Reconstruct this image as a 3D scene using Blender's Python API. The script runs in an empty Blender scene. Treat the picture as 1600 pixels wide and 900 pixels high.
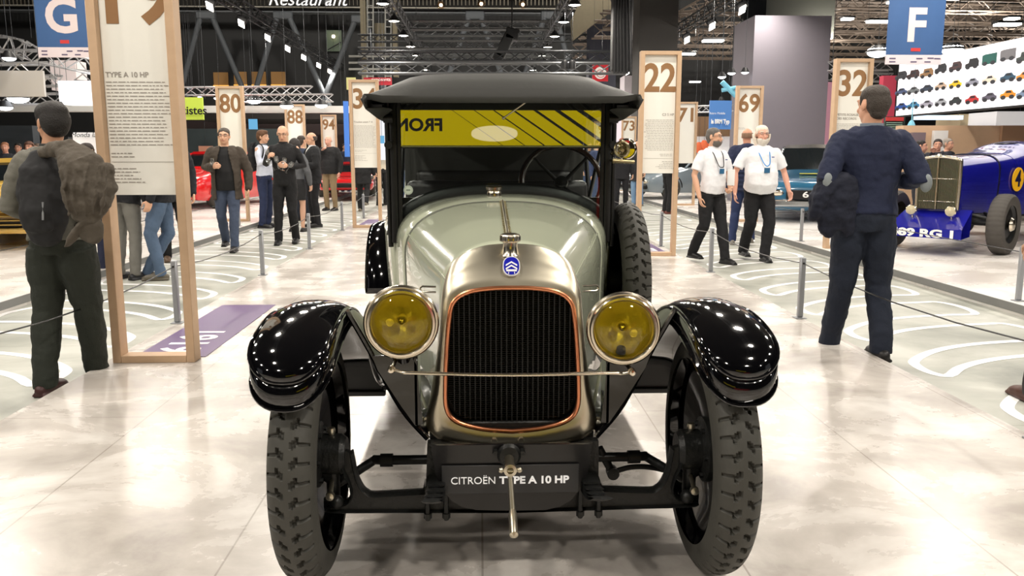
import bpy, bmesh, math, random
from mathutils import Vector, Matrix
random.seed(7)
PI = math.pi
scene = bpy.context.scene
COL = scene.collection

# ------------------------------------------------------------------ camera, world, exposure
F = 1300.0; CAMZ = 1.28
TH = math.atan(211 / F); PS = math.atan(50 * math.cos(TH) / F)
cR = Vector((math.cos(PS), -math.sin(PS), 0))
cD = Vector((math.sin(PS) * math.cos(TH), math.cos(PS) * math.cos(TH), -math.sin(TH)))
cU = Vector((math.sin(PS) * math.sin(TH), math.cos(PS) * math.sin(TH), math.cos(TH)))
cam_data = bpy.data.cameras.new('camera'); cam = bpy.data.objects.new('camera', cam_data); COL.objects.link(cam)
cam_data.sensor_width = 36; cam_data.lens = F * 36 / 1600; cam_data.clip_end = 300
cam.matrix_world = Matrix(((cR.x, cU.x, -cD.x, 0), (cR.y, cU.y, -cD.y, 0), (cR.z, cU.z, -cD.z, CAMZ), (0, 0, 0, 1)))
scene.camera = cam
world = bpy.data.worlds.new('hall_air'); scene.world = world; world.use_nodes = True
world.node_tree.nodes['Background'].inputs[0].default_value = (0.95, 0.97, 1.0, 1)
world.node_tree.nodes['Background'].inputs[1].default_value = 0.3
scene.view_settings.view_transform = 'Standard'; scene.view_settings.look = 'None'
scene.view_settings.gamma = 1; scene.view_settings.use_curve_mapping = False
scene.view_settings.exposure = 0.0
LAMP_W = 100.0        # watts of each ceiling lamp
LAMP_C = (1.0, 0.93, 0.83)

def ray(px, py):
    return cD + cR * ((px - 800) / F) + cU * ((450 - py) / F)
def PT(px, py, Y):                      # point on the plane y = Y
    r = ray(px, py); t = Y / r.y
    return Vector((r.x * t, Y, CAMZ + r.z * t))
def GR(px, py, z=0.0):                  # point on the level z
    r = ray(px, py); t = (z - CAMZ) / r.z
    return Vector((r.x * t, r.y * t, z))

# ------------------------------------------------------------------ materials
MATS = {}
def srgb(r, g, b):
    f = lambda c: (c / 255 / 12.92) if c <= 10 else (((c / 255) + 0.055) / 1.055) ** 2.4
    return (f(r), f(g), f(b), 1)
def mat(name, col, rough=0.5, metal=0.0, noise=0.0, nscale=8.0, bump=0.0, bscale=60.0, coat=0.0, emit=0.0, trans=0.0, ior=1.45, alpha=1.0, spec=None, sheen=0.0):
    if name in MATS: return MATS[name]
    m = bpy.data.materials.new(name); m.use_nodes = True; nt = m.node_tree; b = nt.nodes['Principled BSDF']
    c = srgb(*col); b.inputs['Base Color'].default_value = c
    b.inputs['Roughness'].default_value = rough; b.inputs['Metallic'].default_value = metal
    if coat: b.inputs['Coat Weight'].default_value = coat; b.inputs['Coat Roughness'].default_value = 0.03
    if spec is not None: b.inputs['Specular IOR Level'].default_value = spec
    if sheen: b.inputs['Sheen Weight'].default_value = sheen
    b.inputs['IOR'].default_value = ior
    if trans: b.inputs['Transmission Weight'].default_value = trans
    if alpha < 1: b.inputs['Alpha'].default_value = alpha
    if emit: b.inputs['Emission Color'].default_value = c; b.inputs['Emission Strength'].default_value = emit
    tc = nt.nodes.new('ShaderNodeTexCoord')
    n = nt.nodes.new('ShaderNodeTexNoise'); n.inputs['Scale'].default_value = nscale; n.inputs['Detail'].default_value = 4
    nt.links.new(tc.outputs['Object'], n.inputs['Vector'])
    mr = nt.nodes.new('ShaderNodeMapRange'); a = max(noise, 0.02)
    mr.inputs[3].default_value = 1 - a; mr.inputs[4].default_value = 1 + a
    nt.links.new(n.outputs['Fac'], mr.inputs[0])
    h = nt.nodes.new('ShaderNodeMix'); h.data_type = 'RGBA'; h.blend_type = 'MULTIPLY'; h.inputs[0].default_value = 1
    h.inputs[6].default_value = c; nt.links.new(mr.outputs[0], h.inputs[7])
    nt.links.new(h.outputs[2], b.inputs['Base Color'])
    if bump:
        n2 = nt.nodes.new('ShaderNodeTexNoise'); n2.inputs['Scale'].default_value = bscale; n2.inputs['Detail'].default_value = 3
        nt.links.new(tc.outputs['Object'], n2.inputs['Vector'])
        bp = nt.nodes.new('ShaderNodeBump'); bp.inputs['Strength'].default_value = bump; bp.inputs['Distance'].default_value = 0.01
        nt.links.new(n2.outputs['Fac'], bp.inputs['Height']); nt.links.new(bp.outputs['Normal'], b.inputs['Normal'])
    MATS[name] = m
    return m
def glow(name, col, s):
    if name in MATS: return MATS[name]
    m = bpy.data.materials.new(name); m.use_nodes = True; nt = m.node_tree; nt.nodes.clear()
    e = nt.nodes.new('ShaderNodeEmission'); e.inputs[0].default_value = srgb(*col); e.inputs[1].default_value = s
    o = nt.nodes.new('ShaderNodeOutputMaterial'); nt.links.new(e.outputs[0], o.inputs[0]); MATS[name] = m
    return m
def pane_mat(name, tint, refl, rough=0.0):
    """thin glass: part mirror, part clear"""
    if name in MATS: return MATS[name]
    m = bpy.data.materials.new(name); m.use_nodes = True; nt = m.node_tree; nt.nodes.clear()
    t = nt.nodes.new('ShaderNodeBsdfTransparent'); t.inputs[0].default_value = tint
    g = nt.nodes.new('ShaderNodeBsdfGlossy'); g.inputs['Roughness'].default_value = rough
    mx = nt.nodes.new('ShaderNodeMixShader'); mx.inputs[0].default_value = refl
    o = nt.nodes.new('ShaderNodeOutputMaterial')
    nt.links.new(t.outputs[0], mx.inputs[1]); nt.links.new(g.outputs[0], mx.inputs[2]); nt.links.new(mx.outputs[0], o.inputs[0])
    MATS[name] = m
    return m

def floor_mat(name, c1, c2, c3, rough, scale, seams=None, rvar=0.08):
    m = bpy.data.materials.new(name); m.use_nodes = True; nt = m.node_tree; b = nt.nodes['Principled BSDF']; N = nt.nodes.new; K = nt.links.new
    tc = N('ShaderNodeTexCoord'); n = N('ShaderNodeTexNoise'); n.inputs['Scale'].default_value = scale; n.inputs['Detail'].default_value = 7; n.inputs['Roughness'].default_value = 0.62; n.inputs['Distortion'].default_value = 0.4
    mp = N('ShaderNodeMapping'); mp.inputs['Scale'].default_value = (0.8, 1, 1); K(tc.outputs['Object'], mp.inputs[0]); K(mp.outputs[0], n.inputs['Vector'])
    r = N('ShaderNodeValToRGB'); r.color_ramp.elements[0].position = 0.36; r.color_ramp.elements[0].color = srgb(*c1)
    r.color_ramp.elements[1].position = 0.64; r.color_ramp.elements[1].color = srgb(*c3); e = r.color_ramp.elements.new(0.5); e.color = srgb(*c2)
    K(n.outputs['Fac'], r.inputs[0]); last = r.outputs[0]
    if seams:
        bk = N('ShaderNodeTexBrick'); bk.inputs['Scale'].default_value = 1; bk.inputs['Mortar Size'].default_value = 0.0035
        bk.inputs['Brick Width'].default_value = seams[0]; bk.inputs['Row Height'].default_value = seams[1]; bk.offset = 0.5
        bk.inputs['Color1'].default_value = (1, 1, 1, 1); bk.inputs['Color2'].default_value = (0.96, 0.96, 0.96, 1); bk.inputs['Mortar'].default_value = (0.62, 0.6, 0.58, 1)
        m2 = N('ShaderNodeMapping'); m2.inputs['Rotation'].default_value = (0, 0, PI / 2); K(tc.outputs['Object'], m2.inputs[0]); K(m2.outputs[0], bk.inputs['Vector'])
        mx = N('ShaderNodeMix'); mx.data_type = 'RGBA'; mx.blend_type = 'MULTIPLY'; mx.inputs[0].default_value = 1
        K(last, mx.inputs[6]); K(bk.outputs['Color'], mx.inputs[7]); last = mx.outputs[2]
    K(last, b.inputs['Base Color'])
    mr = N('ShaderNodeMapRange'); mr.inputs[3].default_value = rough - rvar; mr.inputs[4].default_value = rough + rvar
    K(n.outputs['Fac'], mr.inputs[0]); K(mr.outputs[0], b.inputs['Roughness'])
    MATS[name] = m
    return m

# ------------------------------------------------------------------ mesh helpers
class MB:
    def __init__(s): s.bm = bmesh.new()
    def box(s, c, d, bev=0.0, rot=None, seg=1):
        r = bmesh.ops.create_cube(s.bm, size=1.0); vs = r['verts']
        bmesh.ops.scale(s.bm, verts=vs, vec=d)
        if bev:
            es = list({e for v in vs for e in v.link_edges})
            q = bmesh.ops.bevel(s.bm, geom=es, offset=bev, segments=seg, profile=0.5, affect='EDGES')
            vs = list({v for f in q['faces'] for v in f.verts} | {v for v in vs if v.is_valid})
        if rot is not None: bmesh.ops.rotate(s.bm, verts=vs, cent=(0, 0, 0), matrix=rot)
        bmesh.ops.translate(s.bm, verts=vs, vec=c)
        return s
    def rings(s, rings, closed=True, caps=True, wrap=False):
        """rings: list of lists of points with equal counts"""
        V = [[s.bm.verts.new(p) for p in r] for r in rings]; n = len(V[0])
        R = len(V) if wrap else len(V) - 1
        for i in range(R):
            a, b = V[i], V[(i + 1) % len(V)]
            for j in range(n if closed else n - 1):
                k = (j + 1) % n
                try: s.bm.faces.new((a[j], a[k], b[k], b[j]))
                except ValueError: pass
        if caps and closed and not wrap:
            for r, fl in ((V[0], True), (V[-1], False)):
                try: s.bm.faces.new(list(reversed(r)) if fl else r)
                except ValueError: pass
        return s
    def tube(s, pts, r, n=10, caps=True, round_caps=False, up=None):
        pts = [Vector(p) for p in pts]; m = len(pts)
        rs = [r] * m if not isinstance(r, (list, tuple)) else list(r)
        rs = [(q, q) if not isinstance(q, (list, tuple)) else q for q in rs]
        if round_caps:
            d0 = (pts[0] - pts[1]).normalized(); d1 = (pts[-1] - pts[-2]).normalized()
            def capl(p, d, q):
                m_ = min(q); return [(p + d * (m_ * math.sin(a)), (q[0] * math.cos(a), q[1] * math.cos(a))) for a in (1.35, 0.95, 0.5)]
            A = capl(pts[0], d0, rs[0]); B = capl(pts[-1], d1, rs[-1])
            pts = [a[0] for a in A] + pts + [b[0] for b in reversed(B)]
            rs = [a[1] for a in A] + rs + [b[1] for b in reversed(B)]; m = len(pts)
        T = []
        for i in range(m):
            a = pts[max(i - 1, 0)]; b = pts[min(i + 1, m - 1)]; d = b - a
            T.append(d.normalized() if d.length > 1e-9 else Vector((0, 0, 1)))
        if up is None: up = Vector((0, 0, 1)) if abs(T[0].z) < 0.9 else Vector((0, 1, 0))
        x = up.cross(T[0]);
        if x.length < 1e-6: x = Vector((1, 0, 0))
        x.normalize(); R = []
        for i in range(m):
            x = (x - T[i] * x.dot(T[i])).normalized(); y = T[i].cross(x)
            R.append([pts[i] + x * (rs[i][0] * math.cos(2 * PI * j / n)) + y * (rs[i][1] * math.sin(2 * PI * j / n)) for j in range(n)])
        return s.rings(R, True, caps)
    def lathe(s, prof, c=(0, 0, 0), axis='Z', n=24, caps=False, a0=0, a1=2 * PI):
        """prof: list of (radius, height along axis)"""
        full = abs(a1 - a0 - 2 * PI) < 1e-6; k = n if full else n + 1; R = []
        for r, h in prof:
            ring = []
            for j in range(k):
                a = a0 + (a1 - a0) * j / n; u, v = r * math.cos(a), r * math.sin(a)
                p = {'Z': (u, v, h), 'Y': (u, h, v), 'X': (h, u, v)}[axis]
                ring.append(Vector(p) + Vector(c))
            R.append(ring)
        return s.rings(R, full, caps)
    def prism(s, poly, d, o=(0, 0, 0), ax=((1, 0, 0), (0, 0, 1), (0, 1, 0))):
        """2D polygon poly extruded by d along ax[2]"""
        U, V, W = (Vector(a) for a in ax); o = Vector(o)
        A = [s.bm.verts.new(o + U * p[0] + V * p[1]) for p in poly]; B = [s.bm.verts.new(o + U * p[0] + V * p[1] + W * d) for p in poly]
        n = len(A)
        s.bm.faces.new(A); s.bm.faces.new(list(reversed(B)))
        for i in range(n): s.bm.faces.new((A[i], B[i], B[(i + 1) % n], A[(i + 1) % n]))
        return s
    def sphere(s, c, r, n=14, m=10, rot=None):
        r = r if isinstance(r, (tuple, list)) else (r, r, r)
        q = bmesh.ops.create_uvsphere(s.bm, u_segments=n, v_segments=m, radius=1.0); vs = q['verts']
        bmesh.ops.scale(s.bm, verts=vs, vec=r)
        if rot is not None: bmesh.ops.rotate(s.bm, verts=vs, cent=(0, 0, 0), matrix=rot)
        bmesh.ops.translate(s.bm, verts=vs, vec=c); return s
    def quad(s, a, b, c, d):
        s.bm.faces.new([s.bm.verts.new(p) for p in (a, b, c, d)]); return s
    def xf(s, m): bmesh.ops.transform(s.bm, matrix=m, verts=s.bm.verts); return s
    def mesh(s, name, m, angle=38, smooth=True):
        bmesh.ops.recalc_face_normals(s.bm, faces=s.bm.faces)
        me = bpy.data.meshes.new(name); s.bm.to_mesh(me); s.bm.free()
        if smooth:
            me.shade_smooth()
            me.set_sharp_from_angle(angle=math.radians(angle))
        for q in (m if isinstance(m, (list, tuple)) else [m]): me.materials.append(q)
        return me
    def build(s, name, m, parent=None, loc=None, angle=38, smooth=True):
        return link(name, s.mesh(name, m, angle, smooth), parent, loc)
def link(name, data, parent=None, loc=None):
    o = bpy.data.objects.new(name, data); COL.objects.link(o)
    if parent: o.parent = parent
    if loc is not None: o.location = loc
    return o
def mod(o, t, **k):
    m = o.modifiers.new(t.lower(), t)
    for a, b in k.items(): setattr(m, a, b)
    return o
def empty(name, loc=(0, 0, 0), rz=0.0):
    o = bpy.data.objects.new(name, None); COL.objects.link(o); o.location = loc; o.rotation_euler = (0, 0, rz); o.empty_display_size = 0.1; return o
def tag(o, label=None, cat=None, group=None, kind=None):
    if label: o['label'] = label
    if cat: o['category'] = cat
    if group: o['group'] = group
    if kind: o['kind'] = kind
    return o
def struct(name, mb, m, **k): return tag(mb.build(name, m, **k), kind='structure')
def copy_tree(o, parent=None):
    c = o.copy(); COL.objects.link(c); c.parent = parent
    for ch in [q for q in bpy.data.objects if q.parent == o]: copy_tree(ch, c)
    return c
def catmull(P, n=6, closed=False):
    P = [Vector(p) for p in P]; out = []; m = len(P)
    for i in range(m if closed else m - 1):
        if closed: a, b, c, d = P[(i - 1) % m], P[i], P[(i + 1) % m], P[(i + 2) % m]
        else: a, b, c, d = P[max(i - 1, 0)], P[i], P[i + 1], P[min(i + 2, m - 1)]
        for k in range(n):
            t = k / n
            out.append(0.5 * ((2 * b) + (c - a) * t + (2 * a - 5 * b + 4 * c - d) * t * t + (3 * b - a - 3 * c + d) * t ** 3))
    if not closed: out.append(P[-1])
    return out
def text_mesh(body, size, depth=0.002, align='CENTER', bold=0.0, font_shear=0.0, space=1.0):
    cu = bpy.data.curves.new('t', 'FONT'); cu.body = body; cu.size = size; cu.extrude = depth; cu.align_x = align; cu.align_y = 'CENTER'
    cu.offset = bold; cu.shear = font_shear; cu.space_character = space; cu.resolution_u = 4
    o = bpy.data.objects.new('t', cu); COL.objects.link(o)
    dg = bpy.context.evaluated_depsgraph_get(); me = bpy.data.meshes.new_from_object(o.evaluated_get(dg))
    bpy.data.objects.remove(o); bpy.data.curves.remove(cu); return me
def text(name, body, size, m, parent, loc, rot=(PI / 2, 0, 0), width=None, height=None, **k):
    """lettering; reads from the -y side by default; width fits the line to a measure"""
    me = text_mesh(body, size, **k); me.materials.clear(); me.materials.append(m); me.name = name
    sx = 1.0
    if width:
        xs = [v.co.x for v in me.vertices]; sx = width / (max(xs) - min(xs))
    for v in me.vertices: v.co.x *= sx
    if height:
        ys = [v.co.y for v in me.vertices]; y0, y1 = min(ys), max(ys)
        for v in me.vertices: v.co.y = (v.co.y - (y0 + y1) / 2) * height / (y1 - y0)
    o = link(name, me, parent, loc); o.rotation_euler = rot; return o

M_black = mat('black_enamel', (7, 7, 9), 0.07, coat=0.6)
M_blackmat = mat('black_paint_satin', (17, 18, 18), 0.38, bump=0.08, bscale=90)
M_chassis = mat('black_chassis_paint', (22, 23, 22), 0.42, bump=0.25, bscale=70)
M_chrome = mat('nickel_plate', (226, 216, 198), 0.2, 1.0, noise=0.06, nscale=5)
M_nickel = mat('brushed_nickel', (206, 198, 178), 0.33, 1.0, noise=0.1, nscale=4)
M_copper = mat('copper_tube', (222, 146, 108), 0.28, 1.0, noise=0.2, nscale=14)
M_brass = mat('brass', (190, 160, 92), 0.22, 1.0, noise=0.1)
M_cream = mat('pale_green_grey_lacquer', (172, 177, 156), 0.16, coat=0.7)
M_rubber = mat('tyre_rubber', (60, 59, 54), 0.62, noise=0.2, nscale=20, bump=0.1)
M_white = mat('white_paint', (236, 236, 234), 0.5)
M_steel = mat('grey_steel', (150, 152, 155), 0.35, 0.6)
# ------------------------------------------------------------------ the hall
M_plat = floor_mat('pale_marbled_platform', (170, 163, 156), (194, 187, 180), (222, 217, 211), 0.27, 2.0, (4.0, 0.82))
M_aisle = floor_mat('grey_marbled_aisle', (136, 138, 130), (164, 165, 156), (186, 186, 178), 0.42, 1.1, (4.0, 2.0))
M_side = floor_mat('white_side_platform', (205, 198, 192), (226, 221, 216), (238, 235, 231), 0.28, 1.0, (3.0, 1.5))
M_fascia = mat('grey_fascia', (112, 112, 110), 0.5, noise=0.06)
M_dark = mat('hall_dark', (22, 22, 23), 0.8)
XL, XR = -2.33, 2.52; SL, SR = -4.17, 4.60; YN, YF = -6.0, 46.0
struct('floor', MB().box(((SL + SR) / 2, (YN + YF) / 2, -0.15), (SR - SL, YF - YN, 0.1)), M_aisle, smooth=False)
struct('floor_platform', MB().box(((XL + XR) / 2, (YN + 30) / 2, -0.05), (XR - XL, 30 - YN, 0.0998)), M_plat, smooth=False)
struct('floor_side_left', MB().box((SL - 14, (YN + YF) / 2, -0.1), (28, YF - YN, 0.2)), M_side, smooth=False)
struct('floor_side_right', MB().box((SR + 14, (YN + YF) / 2, -0.1), (28, YF - YN, 0.2)), M_side, smooth=False)
struct('trim_1', MB().box((SL + 0.008, (YN + YF) / 2, -0.034), (0.016, YF - YN, 0.07)), M_fascia, smooth=False)
struct('trim_2', MB().box((SR - 0.008, (YN + YF) / 2, -0.034), (0.016, YF - YN, 0.07)), M_fascia, smooth=False)
# ------------------------------------------------------------------ ceiling lamps on their trusses
TZ = 5.2; LY = [3.92 * 1300 / d for d in (221, 196, 175, 159, 146, 134, 125)]
LYS = [LY[0] - 2.85 * k for k in range(9, 0, -1)] + LY
M_lampshell = mat('lamp_housing', (28, 28, 30), 0.5); M_lampface = glow('lamp_face', (255, 247, 232), 14)
def lamp_or_fill(loc, w, rot=(0, 0, 0), size=0.34, spread=PI):
    d = bpy.data.lights.new('lamp_or_fill', 'AREA'); d.shape = 'DISK'; d.size = size; d.energy = w; d.color = LAMP_C; d.spread = spread
    o = bpy.data.objects.new('lamp_or_fill', d); COL.objects.link(o); o.location = loc; o.rotation_euler = rot; return o
for x, y in ((-16, 30), (-5, 32), (5, 32), (14, 30)):        # added fill lights without fixtures, out of view, brightening the far wall and gallery
    lamp_or_fill((x, y, 11.2), 420, (math.radians(62), 0, 0), 0.8)
for x, y in ((9.8, 24), (16, 27), (13, 34), (23, 35)):        # added upward fills, no fixtures, standing in for bounced light on the roof lattice
    lamp_or_fill((x, y, 4.1), 520, (PI, 0, 0), 0.6)
for tx in (-7.06, -2.55, 2.55, 7.06):
    for i, y in enumerate(LYS):
        lamp_or_fill((tx, y, TZ - 0.22), LAMP_W, (0, 0.35 if tx > 3 else (-0.35 if tx < -3 else 0), 0))
# hall shell -------------------------------------------------------------------
M_truss = mat('truss_grey', (96, 98, 100), 0.4, 0.5); M_trussd = mat('truss_dark', (52, 54, 57), 0.5, 0.3); M_trussl = mat('truss_silver', (188, 188, 190), 0.35, 0.5)
M_beige = mat('beige_concrete', (132, 124, 104), 0.8, noise=0.1); M_wallw = mat('white_booth_wall', (232, 228, 224), 0.6); M_curt = mat('dark_curtain_wall', (46, 47, 48), 0.6, noise=0.3, nscale=0.4)
YB = 44.0
struct('wall_back', MB().box((0, YB + 0.2, 5), (70, 0.4, 14)), M_curt, smooth=False)
struct('wall_left', MB().box((-34, 20, 5), (0.4, 50, 14)), M_dark, smooth=False)
struct('wall_right', MB().box((34, 20, 5), (0.4, 50, 14)), M_dark, smooth=False)
struct('wall_front', MB().box((0, -14, 5), (70, 0.4, 14)), M_curt, smooth=False)
struct('floor_hall', MB().box((0, -10, -0.35), (70, 9, 0.2)), M_fascia, smooth=False)
struct('ceiling', MB().box((0, 15, 12.1), (70, 60, 0.2)), mat('roof_underside', (52, 48, 44), 0.8), smooth=False)
def rbox(x0, y0, x1, y1, Y, d):                       # box whose front face covers a measured rectangle at distance Y
    a, b = PT(x0, y0, Y), PT(x1, y1, Y); return ((a.x + b.x) / 2, Y + d / 2, (a.z + b.z) / 2), (abs(b.x - a.x), d, abs(a.z - b.z))
def add_rbox(mb, *a, bev=0.0): c, d = rbox(*a); return mb.box(c, d, bev)
def truss_mb(mb, a, b, s, r, step=None, tri=False):
    a, b = Vector(a), Vector(b); d = (b - a); L = d.length; d.normalize(); up = Vector((0, 0, 1)) if abs(d.z) < .9 else Vector((1, 0, 0)); x = up.cross(d).normalized(); y = d.cross(x)
    offs = [(-1, -1), (1, -1), (1, 1), (-1, 1)] if not tri else [(-1, 1), (1, 1), (0, -1)]
    O = [x * (o[0] * s / 2) + y * (o[1] * s / 2) for o in offs]
    for o in O: mb.tube([a + o, b + o], r, n=6, caps=False)
    n = max(2, int(L / (step or s * 1.1)))
    for k in range(len(O)):
        p, q = O[k], O[(k + 1) % len(O)]
        for i in range(n):
            u, v = a + d * (L * i / n), a + d * (L * (i + 1) / n); mb.tube([u + (p if i % 2 else q), v + (q if i % 2 else p)], r * .55, n=4, caps=False)
# gallery across the back wall
mb = MB(); add_rbox(mb, -60, 14, 905, 22, 42, 0.6); gl = tag(mb.build('wall_gallery', mat('gallery_steel', (104, 108, 112), 0.5), smooth=False), kind='structure')
mb = MB(); add_rbox(mb, -60, 8, 905, 13, 41.9, 0.3); mb.build('gallery_rail', mat('gallery_rail_grey', (196, 192, 180), 0.5), gl, smooth=False)
mb = MB()
for i in range(160): x = -60 + i * 6.05; add_rbox(mb, x, -20, x + 1.6, 8, 42, 0.06)
add_rbox(mb, -60, -22, 905, -18, 42, 0.1); tag(mb.build('balusters', mat('baluster_grey', (128, 122, 108), 0.5), gl, smooth=False))
mb = MB(); add_rbox(mb, -60, -60, 905, 14, 43.4, 0.1); mb.build('gallery_back', mat('gallery_back', (40, 38, 34), 0.7), gl, smooth=False)
mb = MB(); add_rbox(mb, 455, -20, 516, 6, 41.6, 0.1); sgn = tag(mb.build('restaurant_sign', mat('sign_black', (34, 34, 34), 0.4), smooth=False), 'dark sign with white script lettering on the gallery rail', 'sign')
p = PT(480, 0, 41.55); text('lettering', 'Restaurant', 0.85, mat('sign_white_lit', (240, 240, 240), 0.5, emit=0.7), sgn, (p.x, 41.5, p.z), font_shear=0.35, depth=0.01)
p = PT(511, 2, 41.55); mb = MB(); mb.box((p.x, 41.55, p.z), (0.22, 0.05, 0.24), 0.02); mb.build('small_panel', M_steel, sgn)
for i, (ax_, ay, l, r, by) in enumerate(((322, 24, 283, 380, 140), (442, 24, 398, 505, 145), (564, 30, 512, 600, 140), (742, 24, 703, 782, 112), (860, 24, 822, 892, 112))):
    mb = MB(); a = PT(ax_, ay, 41.0)
    for e in (l, r):
        u = a + Vector((math.copysign(.25, e - ax_), 0, 0)); v = PT(e, by, 41.0); v = u + (v - u) * (u.z / (u.z - v.z)); mb.tube([u, v], 0.13, n=10)
    mb.box(a, (0.9, 0.3, 0.35), 0.05)
    tag(mb.build('raking_strut', mat('strut_grey', (92, 97, 102), 0.5)), 'pair of grey raking struts under the gallery, number %s from the left' % ('one', 'two', 'three', 'four', 'five')[i], 'strut')
M_tan = mat('lit_tan_blind', (150, 112, 66), 0.7, emit=0.22)
for i, (x0, y0, x1, y1) in enumerate(((333, 113, 357, 137), (365, 112, 386, 137), (393, 112, 416, 137), (423, 112, 447, 137))):
    mb = MB(); add_rbox(mb, x0, y0, x1, y1, 43.9, 0.05); w = tag(mb.build('window_%d' % (i + 1), M_tan, smooth=False), kind='structure')
    mb = MB(); add_rbox(mb, x0, y0 + 20, x1, y0 + 21.5, 43.85, 0.05); mb.build('lit_strip', glow('strip_amber', (255, 190, 90), 1.2), w, smooth=False)
mb = MB(); add_rbox(mb, 510, 47, 534, 80, 43.8, 0.1); w = tag(mb.build('window_5', mat('lit_green_room', (92, 104, 88), 0.6, emit=0.25), smooth=False), kind='structure')
mb = MB(); mb.sphere(PT(521, 57, 43.6), 0.09); mb.build('room_lamp', glow('room_lamp_glow', (255, 235, 190), 6), w)
mb = MB(); mb.tube([PT(512, 78, 43.6), PT(533, 66, 43.6)], 0.03); mb.build('stair_rail', M_trussd, w)
mb = MB(); add_rbox(mb, 541, 121, 556, 140, 43.0, 0.1); tag(mb.build('window_6', glow('yellow_window', (238, 226, 150), 0.9), smooth=False), kind='structure')
# lift tower and ladders left of the car roof
mb = MB(); add_rbox(mb, 562, 0, 574, 135, 40, 0.4); add_rbox(mb, 612, 0, 622, 120, 40, 0.4)
add_rbox(mb, 585, 36, 602, 84, 40.6, 0.2); t = tag(mb.build('wall_tower', M_beige, smooth=False), kind='structure')
mb = MB()
for x in (574, 583, 602, 611): mb.tube([PT(x, -10, 39.8), PT(x, 135, 39.8)], 0.035, n=6)
for k in range(13):
    for x in (574, 602): mb.tube([PT(x, -2 + k * 11, 39.8), PT(x + 9, -2 + k * 11, 39.8)], 0.03, n=6)
for y in (88, 98, 108): mb.tube([PT(545, y, 39.8), PT(625, y, 39.8)], 0.05, n=6)
mb.build('ladder', mat('ladder_pale', (150, 150, 145), 0.5), t)
mb = MB(); add_rbox(mb, 568, 121, 612, 133, 36, 0.1); sg_ = tag(mb.build('hanging_sign', mat('sign_red', (150, 30, 42), 0.5, emit=0.3), smooth=False), 'red hanging sign with white word exposants above the 34 board', 'sign')
p = PT(595, 124, 35.9); text('lettering', 'exposants', 0.2, M_white, sg_, (p.x, 35.95, p.z))
# lamp trusses running the length of the hall ----------------------------------
names = {-7.06: 'far left', -2.55: 'centre left', 2.55: 'centre right', 7.06: 'far right'}
side = {-7.06: 'left', -2.55: 'inner left', 2.55: 'inner right', 7.06: 'right'}
ords = ['nearest', 'second nearest', 'third nearest', 'middle', 'third farthest', 'second farthest', 'farthest']
for tx in (-7.06, -2.55, 2.55, 7.06):
    mb = MB(); truss_mb(mb, (tx, -12, TZ + 0.35), (tx, LY[-1] + 3, TZ + 0.35), 0.3, 0.026, 0.45)
    tag(mb.build('lighting_truss', M_truss if abs(tx) < 3 else M_trussd), '%s lattice truss carrying a row of lamps down the hall' % names[tx], 'truss')
    tilt = 0.5 if tx < -3 else (-0.5 if tx > 3 else 0)
    for i, y in enumerate(LYS):
        big = abs(tx) > 3
        if i < 9: lab = 'lamp overhead on the %s truss, before the photographed stretch' % side[tx]
        else: lab = '%s of the seven visible lamps on the %s truss' % (ords[i - 9], side[tx])
        root = tag(empty('flood_lamp', (tx, y, TZ)), lab, 'lamp', 'lamps hung from the %s truss' % side[tx])
        mb = MB()
        if big:
            mb.box((0, 0, 0), (0.3, 0.12, 0.2), 0.02, rot=Matrix.Rotation(tilt, 3, 'Y')); mb.tube([(0, 0, 0), (0, 0, 0.25)], 0.02); mb.build('housing', M_lampshell, root)
            f = MB().box((0, 0, 0), (0.19, 0.34, 0.02)).build('lamp_face', M_lampface, root, (0.02 * (1 if tilt > 0 else -1) * -1, 0, -0.12)); f.rotation_euler = (-0.45, tilt, 0)
        else:
            mb.lathe([(0.02, 0.25), (0.03, 0.16), (0.08, 0.12), (0.17, -0.01), (0.175, -0.03), (0.16, -0.02)], n=20); mb.build('housing', M_lampshell, root)
            MB().lathe([(0.001, -0.03), (0.1, -0.04), (0.16, -0.02)], n=20).build('lamp_face', M_lampface, root)
# cross trusses over the centre
k = 0
for y, px0, px1, Y in ((40, 640, 865, 30), (50, 640, 870, 33), (60, 560, 1000, 36), (70, 640, 860, 32), (80, 560, 860, 37), (88, 560, 960, 26), (95, 610, 860, 34), (107, 560, 980, 24)):
    mb = MB(); truss_mb(mb, PT(px0, y, Y), PT(px1, y, Y), 0.28, 0.03, 0.4); k += 1
    tag(mb.build('cross_truss', M_truss if k % 3 else M_trussd), 'dark cross truss above the roof of the vintage car', 'truss', 'cross trusses over the centre')
mb = MB()
for i in range(5):
    a = PT(795 + i * 0.5, 50 + i * 4.5, 27); 
mb.box(PT(788, 72, 27), (0.34, 0.5, 0.75), 0.03, rot=Matrix.Rotation(0.5, 3, 'Y')); mb.box(PT(800, 54, 27), (0.42, 0.5, 0.34), 0.03, rot=Matrix.Rotation(0.2, 3, 'Y')); mb.box(PT(778, 90, 27), (0.3, 0.5, 0.3), 0.03, rot=Matrix.Rotation(0.75, 3, 'Y')); mb.tube([PT(800, 48, 27), PT(800, -10, 27)], 0.02)
tag(mb.build('loudspeaker_array', mat('speaker_black', (20, 21, 22), 0.5)), 'black loudspeaker array hanging above the car roof', 'loudspeaker')
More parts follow.
